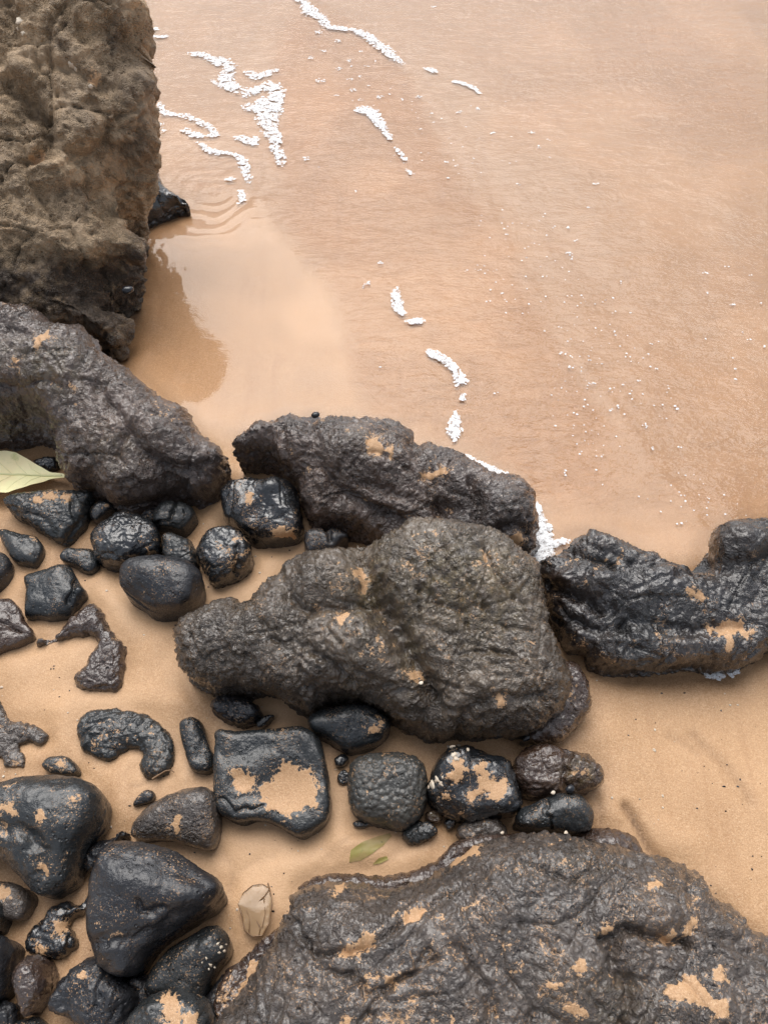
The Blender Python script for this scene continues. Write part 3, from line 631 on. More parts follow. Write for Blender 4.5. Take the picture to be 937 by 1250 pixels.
st('arch-shaped top of a sand-buried brown rock curling around a sandy hollow', [(78,768),(90,755),(105,742),(120,741),(130,755),(135,768),(150,785),(156,795),(152,820),(150,838),(140,845),(115,845),(95,840),(92,825),(105,812),(112,795),(119,787),(113,777),(98,778),(85,780),(65,786),(48,792),(42,788),(50,780),(68,779)], 'brown', 'buried', -0.002, 0.004, 0.024, 116, crev=.25, base=(0,.6,0,0), fine=.0018, **B)
st('star-shaped dark rock top breaking through the sand at the left edge', [(-30,830),(0,855),(8,868),(12,880),(30,882),(52,890),(60,900),(52,907),(30,907),(22,912),(33,926),(28,938),(8,938),(0,925),(-30,930)], 'purple', 'buried', -0.002, 0.002, 0.010, 117, crev=.4, fine=.0018, **B)
st('kidney-shaped dark rock top speckled with sand, half buried', [(95,890),(97,880),(110,868),(130,865),(160,867),(185,875),(203,890),(213,910),(213,930),(205,945),(190,952),(175,947),(170,935),(174,922),(165,914),(150,920),(135,930),(120,928),(105,918),(97,905)], 'slate', 'buried', 0.0, 0.006, 0.020, 118, crev=.42, base=(0,.7,0,0), fine=.0018, ragged=1.5, patchpart=False, zb=-.03)
st('long smooth dark green-grey stone standing upright in the photo beside the square stone', [(220,885),(228,878),(240,876),(248,885),(255,905),(262,925),(262,940),(250,946),(235,942),(228,925),(222,905)], 'slate', 'stone', 0.01, 0.02, 0.022, 119, base=(0,.2,0,.3))
st('big square black stone holding a pool of sand in its hollow top', [(263,900),(268,892),(290,892),(330,890),(365,887),(382,893),(392,905),(398,925),(402,950),(405,970),(405,985),(400,1005),(385,1018),(368,1025),(352,1018),(340,1010),(318,1004),(295,1008),(275,998),(262,985),(262,940)], 'slate', 'stone', 0.015, 0.05, 0.032, 120, power=3, base=(0,.3,0,.25), rnd=.55,
   lumps=[(345,960,34,26,-.010),(293,953,14,12,-.008),(300,990,30,14,.006)], creases=[([(268,975),(290,990),(320,985)],.006,.005)],
   sand=[[(283,941),(293,938),(303,945),(310,955),(305,965),(290,965),(283,955)],[(316,962),(325,955),(338,945),(345,932),(355,930),(370,940),(382,945),(387,965),(385,980),(370,985),(355,995),(335,990),(322,980)]])
st('faceted black pebble resting against the front of the biggest middle boulder, above the square stone', [(256,862),(265,850),(285,848),(308,855),(322,870),(318,880),(300,890),(280,885),(262,872)], 'black', 'rough', 0.012, 0.035, 0.025, 121, under=.25)
st('tiny black sliver of stone touching the faceted pebble', [(312,882),(325,873),(336,873),(330,882),(316,890)], 'gloss', 'stone', 0.004, 0.012, 0.008, 122, fine=.0015)
st('smooth blue-black stone streaked with sand, tucked under the biggest middle boulder', [(375,880),(385,868),(410,862),(440,859),(460,865),(475,878),(477,892),(465,908),(440,920),(420,920),(395,905),(380,895)], 'slate', 'stone', 0.025, 0.055, 0.035, 123, under=.3, sand=[[(450,888),(462,882),(466,886),(458,892),(450,895)]], crev=.2, patchpart=False, base=(0,.2,0,.1))
st('knobbly grey stone covered in sandy bumps, right of the square stone', [(425,945),(430,928),(450,920),(480,918),(505,922),(518,935),(522,960),(518,990),(505,1010),(490,1017),(470,1012),(445,1005),(428,990),(424,965)], 'knob', 'knob', 0.015, 0.05, 0.045, 124, crev=.55, base=(0,.5,0,.2), under=.22, rnd=.85, fine=.0018)
st('tiny black pebble above the left corner of the knobbly stone', [(408,926),(418,920),(427,926),(422,934),(411,936)], 'gloss', 'stone', 0.003, 0.01, 0.010, 125, fine=.0015)
st('tiny tall black pebble pressed against the left side of the knobbly stone', [(411,946),(419,938),(427,944),(427,956),(418,960),(411,954)], 'gloss', 'stone', 0.003, 0.01, 0.012, 126, fine=.0015)
st('tiny wet black pebble sunk in the sand below the knobbly stone', [(430,1005),(440,1001),(453,1005),(448,1010),(435,1011)], 'gloss', 'stone', 0.0, 0.004, 0.006, 127, fine=.0015)
st('angular blue-black stone with patches of wet sand and white crust', [(520,965),(525,945),(530,930),(545,915),(560,908),(575,912),(600,920),(620,925),(628,945),(634,965),(637,985),(625,997),(600,1000),(575,1005),(550,1002),(530,990),(521,978)], 'gloss', 'glossy', 0.03, 0.07, 0.04, 128, under=.25, rnd=.7, base=(0,.2,0,.4), crev=.1,
   sand=[[(550,940),(560,930),(568,934),(566,945),(556,952),(548,948)],[(580,935),(590,930),(594,942),(600,955),(614,952),(618,966),(606,974),(590,968),(576,978),(572,970),(584,956)],[(537,968),(543,967),(544,976),(537,977)]])
st('brown two-lobed stone with a worn pale spot, lying right of the angular crusted stone', [(622,952),(628,925),(645,910),(670,907),(690,914),(715,920),(732,932),(738,948),(730,962),(712,970),(690,972),(665,977),(640,975),(628,965)], 'brown', 'rough', 0.025, 0.06, 0.04, 129, under=.28, base=(0,.3,0,.3), creases=[([(690,912),(694,930),(688,950),(695,970)],.010,.010)], moss=[(712,945,25,22,.6)], sand=[[(705,940),(713,938),(716,944),(709,947)]], patchpart=False)
st('smooth two-lobed black stone like a knuckle on the edge of the bottom boulder', [(627,1005),(632,990),(650,980),(668,972),(690,967),(712,972),(725,990),(722,1010),(705,1020),(690,1021),(665,1016),(640,1015)], 'slate', 'stone', 0.04, 0.08, 0.035, 130, under=.3, creases=[([(668,975),(664,990),(672,1004),(676,1016)],.005,.009)], base=(0,.3,0,0), crev=.1)
st('shiny black sliver of stone wedged under the brown pitted lobe', [(634,902),(645,892),(656,886),(665,887),(662,897),(650,905),(638,910)], 'gloss', 'stone', 0.02, 0.045, 0.012, 131, fine=.0017, base=(0,0,0,.8))
st('dark nubbly pebble below the knobbly stone', [(491,1015),(502,1005),(517,1002),(528,1006),(535,1013),(529,1022),(510,1031),(496,1029)], 'slate', 'rough', 0.004, 0.015, 0.018, 132, crev=.2)
st('small brown smooth pebble between the knobbly stone and the crusted stone', [(518,992),(528,988),(538,992),(541,1000),(531,1006),(520,1003)], 'brown', 'stone', 0.004, 0.015, 0.014, 133, fine=.0017, moss=[(530,996,12,10,.4)])
st('tiny black pebble under the crusted stone', [(541,1004),(548,999),(556,1001),(554,1010),(546,1014)], 'gloss', 'stone', 0.003, 0.012, 0.008, 134, fine=.0017)
st('sandy dark lump between the crusted stone and the bottom boulder', [(556,1016),(568,1002),(585,997),(604,998),(616,1006),(620,1020),(600,1032),(570,1032)], 'purple', 'rough', 0.01, 0.04, 0.025, 135, crev=.35, wet=[(590,1010,30,15,.4)])
st('small black half-dome pebble just above the big black stone at left', [(52,935),(60,925),(80,923),(92,930),(98,942),(90,947),(65,945)], 'slate', 'stone', 0.004, 0.012, 0.016, 136, sand=[[(70,928),(76,927),(76,932),(70,933)]], patchpart=False)
st('tiny black teardrop pebble alone on the sand', [(163,984),(172,968),(183,964),(190,970),(184,980)], 'black', 'stone', 0.002, 0.008, 0.010, 137, fine=.0015)
st('dark stone with rounded top and sandy front, right of the big black stone', [(160,1020),(165,1000),(180,985),(200,972),(230,962),(255,961),(265,975),(270,1000),(270,1022),(262,1038),(240,1036),(222,1030),(200,1027),(175,1028)], 'purple', 'stone', 0.01, 0.045, 0.035, 138, crev=.15, base=(0,.2,0,0), sand=[[(210,1003),(218,998),(219,1012),(213,1014)]], patchpart=False)
st('big smooth black stone with scattered sand crumbs at the left edge', [(-50,960),(0,955),(30,948),(70,946),(100,950),(120,962),(130,972),(137,1000),(130,1018),(112,1035),(104,1060),(98,1080),(80,1093),(60,1097),(45,1090),(25,1070),(0,1050),(-50,1040)], 'slate', 'stoneL', 0.04, 0.09, 0.06, 139, under=.25, crev=.22, base=(0,.2,0,.05),
   creases=[([(0,1010),(30,1015),(55,1040),(50,1070)],.02,.010)], sand=[[(4,985),(14,986),(18,990),(8,994)],[(44,1056),(54,1058),(62,1068),(52,1068)],[(84,975),(90,972),(92,978),(86,980)],[(50,992),(56,994),(54,1000),(49,998)]], patchpart=False)
st('jagged dark stone hidden behind the triangular stone', [(103,1042),(118,1028),(138,1022),(152,1011),(158,1020),(150,1034),(135,1050),(118,1068),(104,1062)], 'black', 'rough', 0.01, 0.03, 0.02, 140, crev=.3)
st('heavy triangular blue-black stone lying on top of the bottom left pile', [(110,1080),(115,1060),(122,1040),(135,1028),(160,1027),(190,1030),(215,1040),(245,1060),(265,1072),(275,1082),(276,1100),(268,1115),(250,1125),(225,1140),(200,1160),(180,1185),(165,1192),(145,1192),(125,1180),(115,1160),(107,1130)], 'black', 'stoneL', 0.075, 0.125, 0.055, 141, under=.3, crev=.12, base=(0,.35,0,0), creases=[([(170,1105),(180,1115),(200,1110)],.012,.008),([(120,1150),(160,1150),(205,1135)],.016,.006)], lumps=[(200,1090,50,20,.006)])
st('jagged black rock with two sandy dents, half buried below the big black stone', [(32,1155),(37,1138),(55,1120),(70,1103),(85,1100),(95,1106),(105,1096),(115,1085),(116,1098),(104,1115),(92,1122),(88,1132),(97,1145),(90,1160),(75,1172),(55,1170),(38,1165)], 'gloss', 'buried', 0.0, 0.015, 0.024, 142, ragged=2, sand=[[(64,1128),(78,1124),(84,1128),(78,1140),(72,1146),(68,1138)],[(44,1152),(52,1152),(54,1160),(48,1160)]], base=(0,.3,0,.2))
st('brownish-black stone with a sandy top corner at the left edge', [(-30,1078),(0,1075),(15,1077),(35,1085),(46,1098),(42,1115),(30,1125),(15,1123),(-10,1120),(-30,1110)], 'purple', 'stone', 0.01, 0.03, 0.025, 143, sand=[[(-10,1080),(6,1082),(10,1092),(2,1098),(-10,1096)]], patchpart=False)
st('smooth black stone end showing at the left edge', [(-40,1096),(-5,1096),(6,1100),(12,1115),(9,1130),(0,1142),(-40,1142)], 'slate', 'stone', 0.025, 0.05, 0.03, 144)
st('tall angular blue-black stone cut off by the left edge beside the brown grainy stone', [(-40,1146),(5,1142),(16,1146),(22,1158),(20,1190),(14,1212),(0,1228),(-40,1235)], 'black', 'stoneL', 0.03, 0.07, 0.035, 145, crev=.15)
st('egg-shaped brown stone with a coarse grainy skin', [(18,1195),(22,1178),(32,1167),(48,1165),(60,1172),(70,1188),(70,1205),(58,1228),(42,1241),(28,1236),(19,1215)], 'brown', 'grain', 0.02, 0.05, 0.04, 146, crev=.3, base=(0,.8,0,-.3), fine=.0016, under=.28, tints=[(45,1200,60,60,.3)])
st('cracked blue-black stone under the left corner of the triangular stone', [(66,1222),(70,1205),(80,1190),(95,1176),(110,1168),(130,1170),(150,1190),(165,1205),(170,1220),(168,1240),(150,1270),(110,1270),(90,1245),(72,1235)], 'black', 'rough', 0.02, 0.06, 0.035, 147, crev=.2, sand=[[(98,1186),(106,1184),(108,1192),(100,1196)]], patchpart=False)
st('grey-green stone chipped with white marks, under the right corner of the triangular stone', [(178,1198),(190,1175),(210,1155),(235,1140),(262,1128),(275,1137),(284,1155),(280,1170),(265,1190),(255,1215),(235,1228),(210,1216),(190,1212)], 'slate', 'stone', 0.02, 0.06, 0.035, 148, base=(0,.5,0,.1), rnd=.8)
st('craggy stone with a broad band of sand down it, at the bottom edge', [(150,1262),(160,1235),(185,1214),(212,1207),(240,1212),(258,1225),(268,1250),(262,1310),(150,1310)], 'slate', 'rough', 0.05, 0.09, 0.045, 149, crev=.3, base=(0,.6,0,0), tints=[(200,1240,20,40,0)], sand=[[(196,1216),(212,1214),(216,1225),(222,1245),(218,1270),(200,1270),(202,1240)],[(222,1240),(236,1238),(240,1270),(226,1270)]], patchpart=False)
st('dark pebble beneath the brown grainy stone in the bottom left corner', [(-20,1230),(8,1222),(22,1228),(28,1240),(22,1256),(-10,1262)], 'black', 'rough', 0.01, 0.03, 0.02, 150)
st('dark green smooth pebble cut by the bottom edge below the brown grainy stone', [(14,1254),(28,1243),(48,1242),(62,1254),(58,1280),(20,1280)], 'slate', 'stone', 0.006, 0.02, 0.02, 151)
st('added black filler pebble standing in for the shadow right under the triangular stone', [(150,1196),(168,1188),(186,1194),(196,1210),(190,1226),(165,1226),(152,1214)], 'black', 'rough', 0.0, 0.02, 0.02, 152)  # dark stone added where only shadow lies in the gap
st('black stone in the gap left of the sandy ledge at the bottom', [(245,1226),(258,1205),(272,1190),(284,1192),(280,1225),(268,1262),(252,1275),(244,1250)], 'black', 'rough', 0.0, 0.03, 0.015, 153)
st('dark bluish pebble under the long purplish boulder beside the split pebble', [(172,632),(180,622),(192,622),(196,636),(188,648),(176,646)], 'black', 'rough', 0.005, 0.03, 0.02, 154)

def tiny(label, px, py, r, zc, mat, name='sea_snail', cat='snail', sq=0.7, rot=0.4, group=None, seed=0):
    """small shell or snail: a lumpy tapered dome sitting at height zc"""
    P = on_plane(px, py, zc); n, m = 14, 8; V = []
    if mat == 'shell': r *= .62; sq *= .75
    for j in range(m + 1):
        ph = math.pi * j / m
        for i in range(n):
            th = 2 * math.pi * i / n; rr = math.sin(ph) * (1 + 0.25 * math.cos(th) + .08 * math.sin(3 * th + ph * 4 + seed))
            x, y, z = r * rr * math.cos(th) * 1.15, r * rr * math.sin(th) * .85, r * sq * math.cos(ph)
            V.append((x * math.cos(rot) - y * math.sin(rot), x * math.sin(rot) + y * math.cos(rot), z))
    F = [(j * n + i, j * n + (i + 1) % n, (j + 1) * n + (i + 1) % n, (j + 1) * n + i)[::-1] for j in range(m) for i in range(n)]
    o = mesh_obj(name, V, F, M[mat]); o.location = P + np.array([0, 0, r * sq * .5]); tag(o, label, cat, group); return o

# ================================================================== GROUND
def axis(lo, hi, step, far, grow=1.12):
    a = list(np.arange(lo, hi, step)); s = step
    while a[-1] < far: s *= grow; a.append(a[-1] + s)
    s = step; b = [a[0]]
    while b[-1] > -far: s *= grow; b.append(b[-1] - s)
    return np.array(b[:0:-1] + a)
def sheet(name, xs, ys, hf, mat, keep=None):
    X, Y = np.meshgrid(xs, ys); P = np.c_[X.ravel(), Y.ravel()]
    z, attr = hf(P); V = np.c_[P, z]; nx = len(xs)
    i = np.arange(len(V)).reshape(X.shape)
    F = np.stack([i[:-1, :-1], i[:-1, 1:], i[1:, 1:], i[1:, :-1]], -1).reshape(-1, 4)
    if keep is not None: F = F[keep(P)[F].any(1)]; u, inv = np.unique(F, return_inverse=True); V = V[u]; attr = attr[u]; F = inv.reshape(F.shape)
    return mesh_obj(name, V, F, mat, None, True, attr)
def gpoly(pts): return on_plane(*smooth_poly(pts, 8).T, 0.0)[:, :2]
def gline(pts): return on_plane(*smooth_line(pts, 8)[:, :2].T, 0.0)[:, :2]
GROOVES = [([(762,985),(775,1003),(785,1022),(800,1043),(812,1055)],.0085,.009,1.3),([(727,972),(733,990),(735,1003)],.006,.004,.6),([(845,898),(862,915),(885,935),(905,960),(915,980)],.012,.003,.35),
           ([(815,898),(835,907),(850,918)],.008,.002,.3),([(770,825),(830,832),(890,826)],.03,.004,.55),([(400,1045),(430,1020),(470,1012),(490,1018)],.006,.003,.5),([(385,1060),(420,1040),(470,1030)],.006,.002,.35),
           ([(270,1040),(282,1055),(285,1075),(278,1090)],.01,.004,.5),([(335,1045),(310,1050),(295,1062)],.006,.002,.3),([(410,690),(380,705),(350,712)],.01,.003,.35),([(225,840),(240,865),(262,875)],.01,.003,.3),
           ([(655,745),(668,770),(675,795)],.012,.006,.4),([(880,1100),(925,1150)],.012,.003,.4),([(500,1030),(470,1050),(440,1060)],.01,.003,.4),([(160,960),(195,948),(222,940)],.005,.002,.5)]
def sand_base(P): return 0.006 * fbm(np.c_[P / 0.55, P[:, :1] * 0], 3) - 0.006 * sstep(-.2, .6, edge_sd(P))
def sand_h(P):
    z = sand_base(P) + 0.0014 * fbm(np.c_[P / 0.09, P[:, :1] * 0 + 4], 3)
    near = (np.abs(P[:, 0]) < 2.6) & (P[:, 1] > -.6) & (P[:, 1] < 4.5); idx = np.where(near)[0]; Q = P[idx]
    zz = np.zeros(len(Q)); mn = np.zeros(len(Q))
    zz += 0.0022 * perlin(np.c_[(Q[:, 0] * .83 + Q[:, 1] * .55) / 0.075, (Q[:, 1] * .83 - Q[:, 0] * .55) / 0.5, Q[:, 0] * 0])
    for f in footprints:
        lo, hi = f.min(0) - .12, f.max(0) + .12
        m = np.where((Q > lo).all(1) & (Q < hi).all(1))[0]
        if len(m) == 0: continue
        fs = resample(f, 0.012); sd = -poly_sd(Q[m], fs)
        w = perlin(np.c_[Q[m] / .06, Q[m][:, :1] * 0 + 2])
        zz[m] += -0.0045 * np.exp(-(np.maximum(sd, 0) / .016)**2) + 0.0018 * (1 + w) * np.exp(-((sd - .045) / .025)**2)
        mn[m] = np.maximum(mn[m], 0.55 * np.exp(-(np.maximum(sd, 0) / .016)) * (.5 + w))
    for pts, wd, dep, mi in GROOVES:
        L = gline(pts); c = L.mean(0); m = np.where(np.abs(Q - c).max(1) < .5)[0]
        d, _ = seg_dist(Q[m], L[:-1], L[1:]); e = np.exp(-(d / wd)**2)
        zz[m] -= dep * e; mn[m] = np.maximum(mn[m], mi * e * (1 + .5 * perlin(np.c_[Q[m] / .01, Q[m][:, :1] * 0])))
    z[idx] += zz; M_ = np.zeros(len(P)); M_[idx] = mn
    pale = sstep(0.0, 0.6, fbm(np.c_[P / .5, P[:, :1] * 0 + 7], 3))
    wet = sstep(-.3, .1, edge_sd(P))
    return z, np.c_[M_, wet, pale, M_ * 0 + 1]
# the edge of the water film: everything beyond this line is under a few millimetres of running water
WL = gline([(-500,470),(100,455),(180,500),(232,540),(285,556),(330,560),(420,560),(560,600),(640,650),(655,690),(668,712),(690,700),(760,705),(860,712),(950,700),(1500,640)])
WL = np.vstack([[-300, WL[0, 1]], WL, [300, WL[-1, 1]]])
def edge_sd(P):
    y = np.interp(P[:, 0], WL[:, 0], WL[:, 1]); return P[:, 1] - y
xs = axis(-1.0, 1.35, .0072, 700); ys = axis(.06, 2.1, .0072, 900)
ground = sheet('sand', xs, ys, sand_h, M['ground']); tag(ground, kind='structure')

CALM = gpoly([(178,262),(240,238),(320,236),(352,290),(400,345),(425,400),(440,470),(470,560),(400,590),(280,570),(120,480),(150,430),(168,330)])
BAND = gpoly([(352,290),(330,150),(360,0),(480,60),(560,200),(640,330),(740,520),(760,600),(640,620),(560,560),(470,560),(440,470),(400,345)])
def water_h(P):
    near = (np.abs(P[:, 0]) < 3.5) & (P[:, 1] < 5.5); i = np.where(near)[0]; Q = P[i]
    z = sand_base(P) + 0.0060; rip = np.full(len(P), 0.5); milk_sheen = np.full(len(P), 0.18); dep = np.full(len(P), .45); ed = np.ones(len(P))
    sc = poly_sd(Q, CALM[::3]) + .02 * perlin(np.c_[Q / .08, Q[:, :1] * 0]); calm = sstep(-.02, .05, sc)
    sb = poly_sd(Q, BAND[::3]) + .04 * perlin(np.c_[Q / .15, Q[:, :1] * 0]); band = sstep(-.03, .06, sb)
    e = edge_sd(Q)
    z[i] += 0.0014 * fbm(np.c_[Q / [[.13, .06]], Q[:, :1] * 0], 3) * (1 - .85 * calm)
    # the little swirl where the backwash pours round the towering boulder
    c = on_plane(262, 232)[:2]; r = np.linalg.norm(Q - c, axis=1); th = np.arctan2(Q[:, 1] - c[1], Q[:, 0] - c[0])
    z[i] += 0.0020 * np.exp(-(r / .26)**2) * np.sin(r * 120 + th * 1.5 + 6 * perlin(np.c_[Q / .12, Q[:, :1] * 0])) * (.6 + .6 * perlin(np.c_[Q / .05, Q[:, :1] * 0 + 3]))
    c2 = on_plane(178, 330)[:2]; r2 = np.linalg.norm((Q - c2) / [1, 2.2], axis=1)
    z[i] += 0.0013 * np.exp(-(r2 / .12)**2) * np.sin((Q[:, 0] + .3 * Q[:, 1]) * 190 + 4 * perlin(np.c_[Q / .07, Q[:, :1] * 0]))
    rip[i] = 0.36 * (1 - calm) + .12 * band + .03; milk_sheen[i] = .24 * (1 - .75 * band) * (1 - calm) * (.45 + .55 * sstep(1.2, 3.0, Q[:, 1] + .5 * Q[:, 0])) + .03  # suspended sand, plus a paler far right painted in for sky reflection
    dep[i] = np.clip(.10 + .75 * band + .30 * (1 - calm) * (1 - band) + .25 * perlin(np.c_[Q[:, 0] / .5 + Q[:, 1] / 1.1, Q[:, 1] / 1.2, Q[:, 0] * 0]) * (1 - calm), 0, 1) * sstep(.0, .25, e)  # dep only tints the water: the band's weaker sky reflection painted darker
    # a faint raised lip where one sheet of water runs over another
    for pts, a in (([(330,240),(352,285),(400,345),(425,400),(440,470),(465,545)], .0012), ([(490,72),(560,160),(610,290),(700,430),(790,560),(850,640)], .0016), ([(520,90),(640,140),(760,190),(900,260)], .0012), ([(395,420),(430,480),(450,540)], .0008)):
        L = gline(pts); d, _ = seg_dist(Q, L[:-1], L[1:]); z[i] += a * np.exp(-(d / .018)**2)
    # thins out to nothing at its edge
    z[i] -= 0.0030 * (1 - sstep(0, .15, e)); ed[i] = sstep(-.03, .10, e); rip[i] *= sstep(.02, .3, e); milk_sheen[i] *= sstep(0, .35, e)
    return z, np.c_[rip, milk_sheen, ed, dep]
xw = axis(-1.7, 2.0, .0105, 700); yw = axis(.95, 4.2, .0105, 900)
water = sheet('sea_water', xw, yw, water_h, M['water'], keep=lambda P: edge_sd(P) > -.02); tag(water, kind='structure')

# ================================================================== FOAM
_h = [(math.cos(a) * math.cos(e), math.sin(a) * math.cos(e), math.sin(e)) for e in (0, .75) for a in np.arange(6) * math.pi / 3 + e] + [(0, 0, 1)]
_f = [(i, (i + 1) % 6, 6 + i) for i in range(6)] + [((i + 1) % 6, 6 + (i + 1) % 6, 6 + i) for i in range(6)] + [(6 + i, 6 + (i + 1) % 6, 12) for i in range(6)]
_h = np.array(_h); _f = np.array(_f)
def domes(name, C, r, label=None, cat='foam', group=None, kind=None, flat=.42, mat='foam'):
    C = np.asarray(C); r = np.asarray(r)
    H_ = _h[None] * r[:, None, None] * np.array([1, 1, flat]) * (1 + rng.normal(0, .10, (len(C), len(_h), 1)))
    C = C.copy(); C[:, 2] += sand_base(C[:, :2]) + .0002
    o0 = C.mean(0); V = (C[:, None] + H_ - o0).reshape(-1, 3); F = (_f[None] + (np.arange(len(C)) * len(_h))[:, None, None]).reshape(-1, 3)
    o = mesh_obj(name, V, F, M[mat]); o.location = o0; tag(o, label, cat if not kind else None, group, kind); return o
def trail(lines, dens=.55, z=.006, br=.0042, lace=.0):
    """bubble centres filling lines of (px, py, half-width px), laid on the water"""
    C, rr = [], []
    for L in lines:
        L = smooth_line(np.array(L, float), 1.2)
        A = on_plane(L[:, 0], L[:, 1], z); A2 = on_plane(L[:, 0] + L[:, 2] * 1.25, L[:, 1], z); W = np.abs(A2[:, 0] - A[:, 0])
        for a, w in zip(A, W):
            k = max(1, int(w / br * dens * 1.6))
            t = rng.uniform(0, 2 * math.pi, k); q = np.sqrt(rng.random(k)) * w
            c = np.c_[a[0] + q * np.cos(t), a[1] + q * np.sin(t), np.full(k, z)]
            v = fbm(np.c_[c[:, :2] / .022, np.zeros(k)], 2); v2 = fbm(np.c_[c[:, :2] / .05, np.zeros(k) + 3], 2)
            ok = (v > -.75 + lace) & (q < w * (.70 + .6 * v2 + .25)); c = c[ok]; C.append(c); rr.append(rng.uniform(.6, 1.25, len(c)) * br * np.clip(1 - .35 * q[ok] / (w + 1e-6), .5, 1))
    return np.vstack(C), np.concatenate(rr)
FO = [
 ('long bright foam streak running in from the top edge', [[(352,-12,3),(372,2,5),(388,17,5),(402,30,4),(432,34,3),(448,42,5),(462,52,6),(475,62,5),(484,70,3),(492,76,1.5)],[(372,6,4),(376,14,5)]], .25),
 ('wedge of white foam left of the long streak, pointing down', [[(436,133,3),(446,132,6),(454,134,6),(460,146,6),(467,156,4),(474,165,3),(476,167,2)],[(482,178,1.5),(490,187,2),(494,193,1.5)],[(496,205,1.5),(502,210,2)]], .1),
 ('lacy foam patch forming a ladder shape near the towering boulder', [[(233,62,3),(245,64,3),(258,68,4),(272,73,6),(280,80,5),(277,90,5),(270,97,7),(284,103,6),(296,108,5)],[(303,85,3),(312,91,4),(322,88,3),(334,83,3)],[(300,112,6),(310,108,5),(322,104,4),(330,100,6),(338,108,5),(334,120,8),(325,130,6),(318,142,4),(318,148,3)],[(340,110,3),(338,125,4),(330,143,7),(328,155,6),(336,168,5),(336,180,4),(341,190,4),(343,199,3)],[(302,128,5),(312,132,4),(320,118,3)],[(290,165,3),(300,169,5),(310,173,4),(313,165,2)]], .55),
 ('thin curling foam line close to the right side of the towering boulder', [[(195,124,2),(198,135,3),(212,138,3),(226,140,3),(240,146,3),(250,150,3),(258,156,3),(262,160,2)],[(225,156,3),(236,162,4),(250,164,2),(264,162,3)],[(243,172,2),(252,180,3),(266,184,3),(282,185,3),(292,190,4),(298,200,5),(300,210,4),(303,218,3)],[(278,216,2),(285,216,3)],[(294,230,2),(296,240,3),(292,246,2)],[(198,150,3),(199,158,2)]], .45),
 ('short double foam dash beside the top of the towering boulder', [[(176,28,2),(184,32,3),(192,32,2)],[(180,40,2),(192,42,2),(202,41,2)]], .3),
 ('spindle-shaped bubbly foam clump alone on the sand under the water film', [[(484,351,2.5),(484,358,4),(485,366,6),(487,374,5),(491,382,2.5)]], -.3),
 ('small oblong foam clump just below the spindle-shaped one', [[(500,391,3),(507,391,4),(514,389,3)]], -.3),
 ('curved foam arc in the middle of the sand', [[(521,426,3),(528,429,4.5),(537,433,5),(545,439,4.5),(553,447,5),(557,453,4)],[(559,458,5),(563,464,6)]], -.3),
 ('teardrop foam clump with bubbles above the pointed boulder', [[(556,503,2),(556,510,3),(554,518,5),(555,526,7),(556,531,5)],[(558,499,2)],[(565,480,2),(565,486,2.5)]], -.3),
 ('foam band washing round the right end of the pointed boulder', [[(560,553,2),(570,556,2.5),(582,562,2),(592,568,3.5),(605,573,4.5),(618,580,4.5),(628,588,5),(636,598,5),(643,610,6),(650,622,8),(657,637,9),(661,652,10),(661,666,12),(656,680,10),(651,690,6)],[(672,664,5),(684,661,3),(692,660,2)],[(642,590,2),(643,600,2)]], -.05),
 ('narrow foam fringe along the foot of the glossy black boulder', [[(862,824,2),(875,824,3),(890,821,3),(900,816,2)]], .2),
 ('faint thin foam scratch continuing the long streak', [[(519,82,1.5),(527,84,3),(533,86,2)],[(554,97,2),(562,99,2),(576,104,2),(586,112,1)]], .2),
]
for label, lines, lace in FO:
    lines = [[(a, b, c * (1.3 if 'lacy' in label else 1.0)) for a, b, c in L] for L in lines]
    C, rr = trail(lines, z=.0085 if 'glossy' not in label else .003, lace=lace, br=.0024, dens=1.0)
    fo = domes('foam_streak', C, rr, label, kind='stuff' if len(lines) > 1 else None, flat=.20)
    C, rr = trail([[(a, b, c * 1.2 + .6) for a, b, c in L] for L in lines], z=.0080 if 'glossy' not in label else .003, lace=lace * .9 - .05, br=.0068, dens=1.5)
    ff = domes('foam_film', C, rr, None, cat=None, flat=.10, mat='film_foam'); ff.parent = fo; ff.location = ff.location - fo.location
BL = [(389,37,6),(412,47,5),(395,60,4),(380,68,5),(427,71,4),(414,81,5),(428,78,3),(440,60,3),(448,78,4),(458,72,2),(391,95,7),(427,93,4),(440,90,3),(451,102,3),(430,107,5),(410,114,4),(440,120,4),(464,116,5),(474,112,3),(491,118,3),(511,115,5),(560,134,4),(583,131,4),(527,135,3),(513,155,3),(529,146,2),(601,161,4),(649,160,5),(658,178,4),(669,169,3),(672,191,3),(544,196,3),(548,216,3),(374,192,6),(390,202,2),(434,231,3),(632,223,3),(529,7,4),
      (727,223,4),(692,276,4),(703,291,3),(695,307,5),(698,312,3),(719,251,4),(862,330,4),(888,323,3),(916,333,3),(865,354,3),(894,370,4),(931,368,3),(770,377,3),(757,341,3),(747,360,3),(796,417,3),(897,435,3),(908,403,3),(915,412,3),(862,411,2),(934,422,3),(899,462,3),(900,449,3),(687,430,4),(699,447,5),(722,467,5),(697,433,3),(719,439,3),(803,449,4),(781,464,3),(825,496,5),(756,495,4),(746,499,3),(606,478,3),(465,319,4),(449,345,5),(444,349,4),(465,445,3),(567,555,3),(690,577,3),(690,572,2),(788,518,5),(830,545,3),(795,547,4)]
C, rr = [], []
for x, y, r in BL:
    p = on_plane(x, y, .0075); w = abs(on_plane(x + r, y, .0075)[0] - p[0]) * .75
    k = max(2, int((w / .0032)**2)); t = rng.uniform(0, 6.283, k); q = np.sqrt(rng.random(k)) * w
    C.append(np.c_[p[0] + q * np.cos(t) * 1.2, p[1] + q * np.sin(t), np.full(k, .0075)]); rr.append(rng.uniform(.6, 1.2, k) * .0033)
k = 900; x = rng.uniform(200, 937, k * 3); y = rng.uniform(0, 640, k * 3)
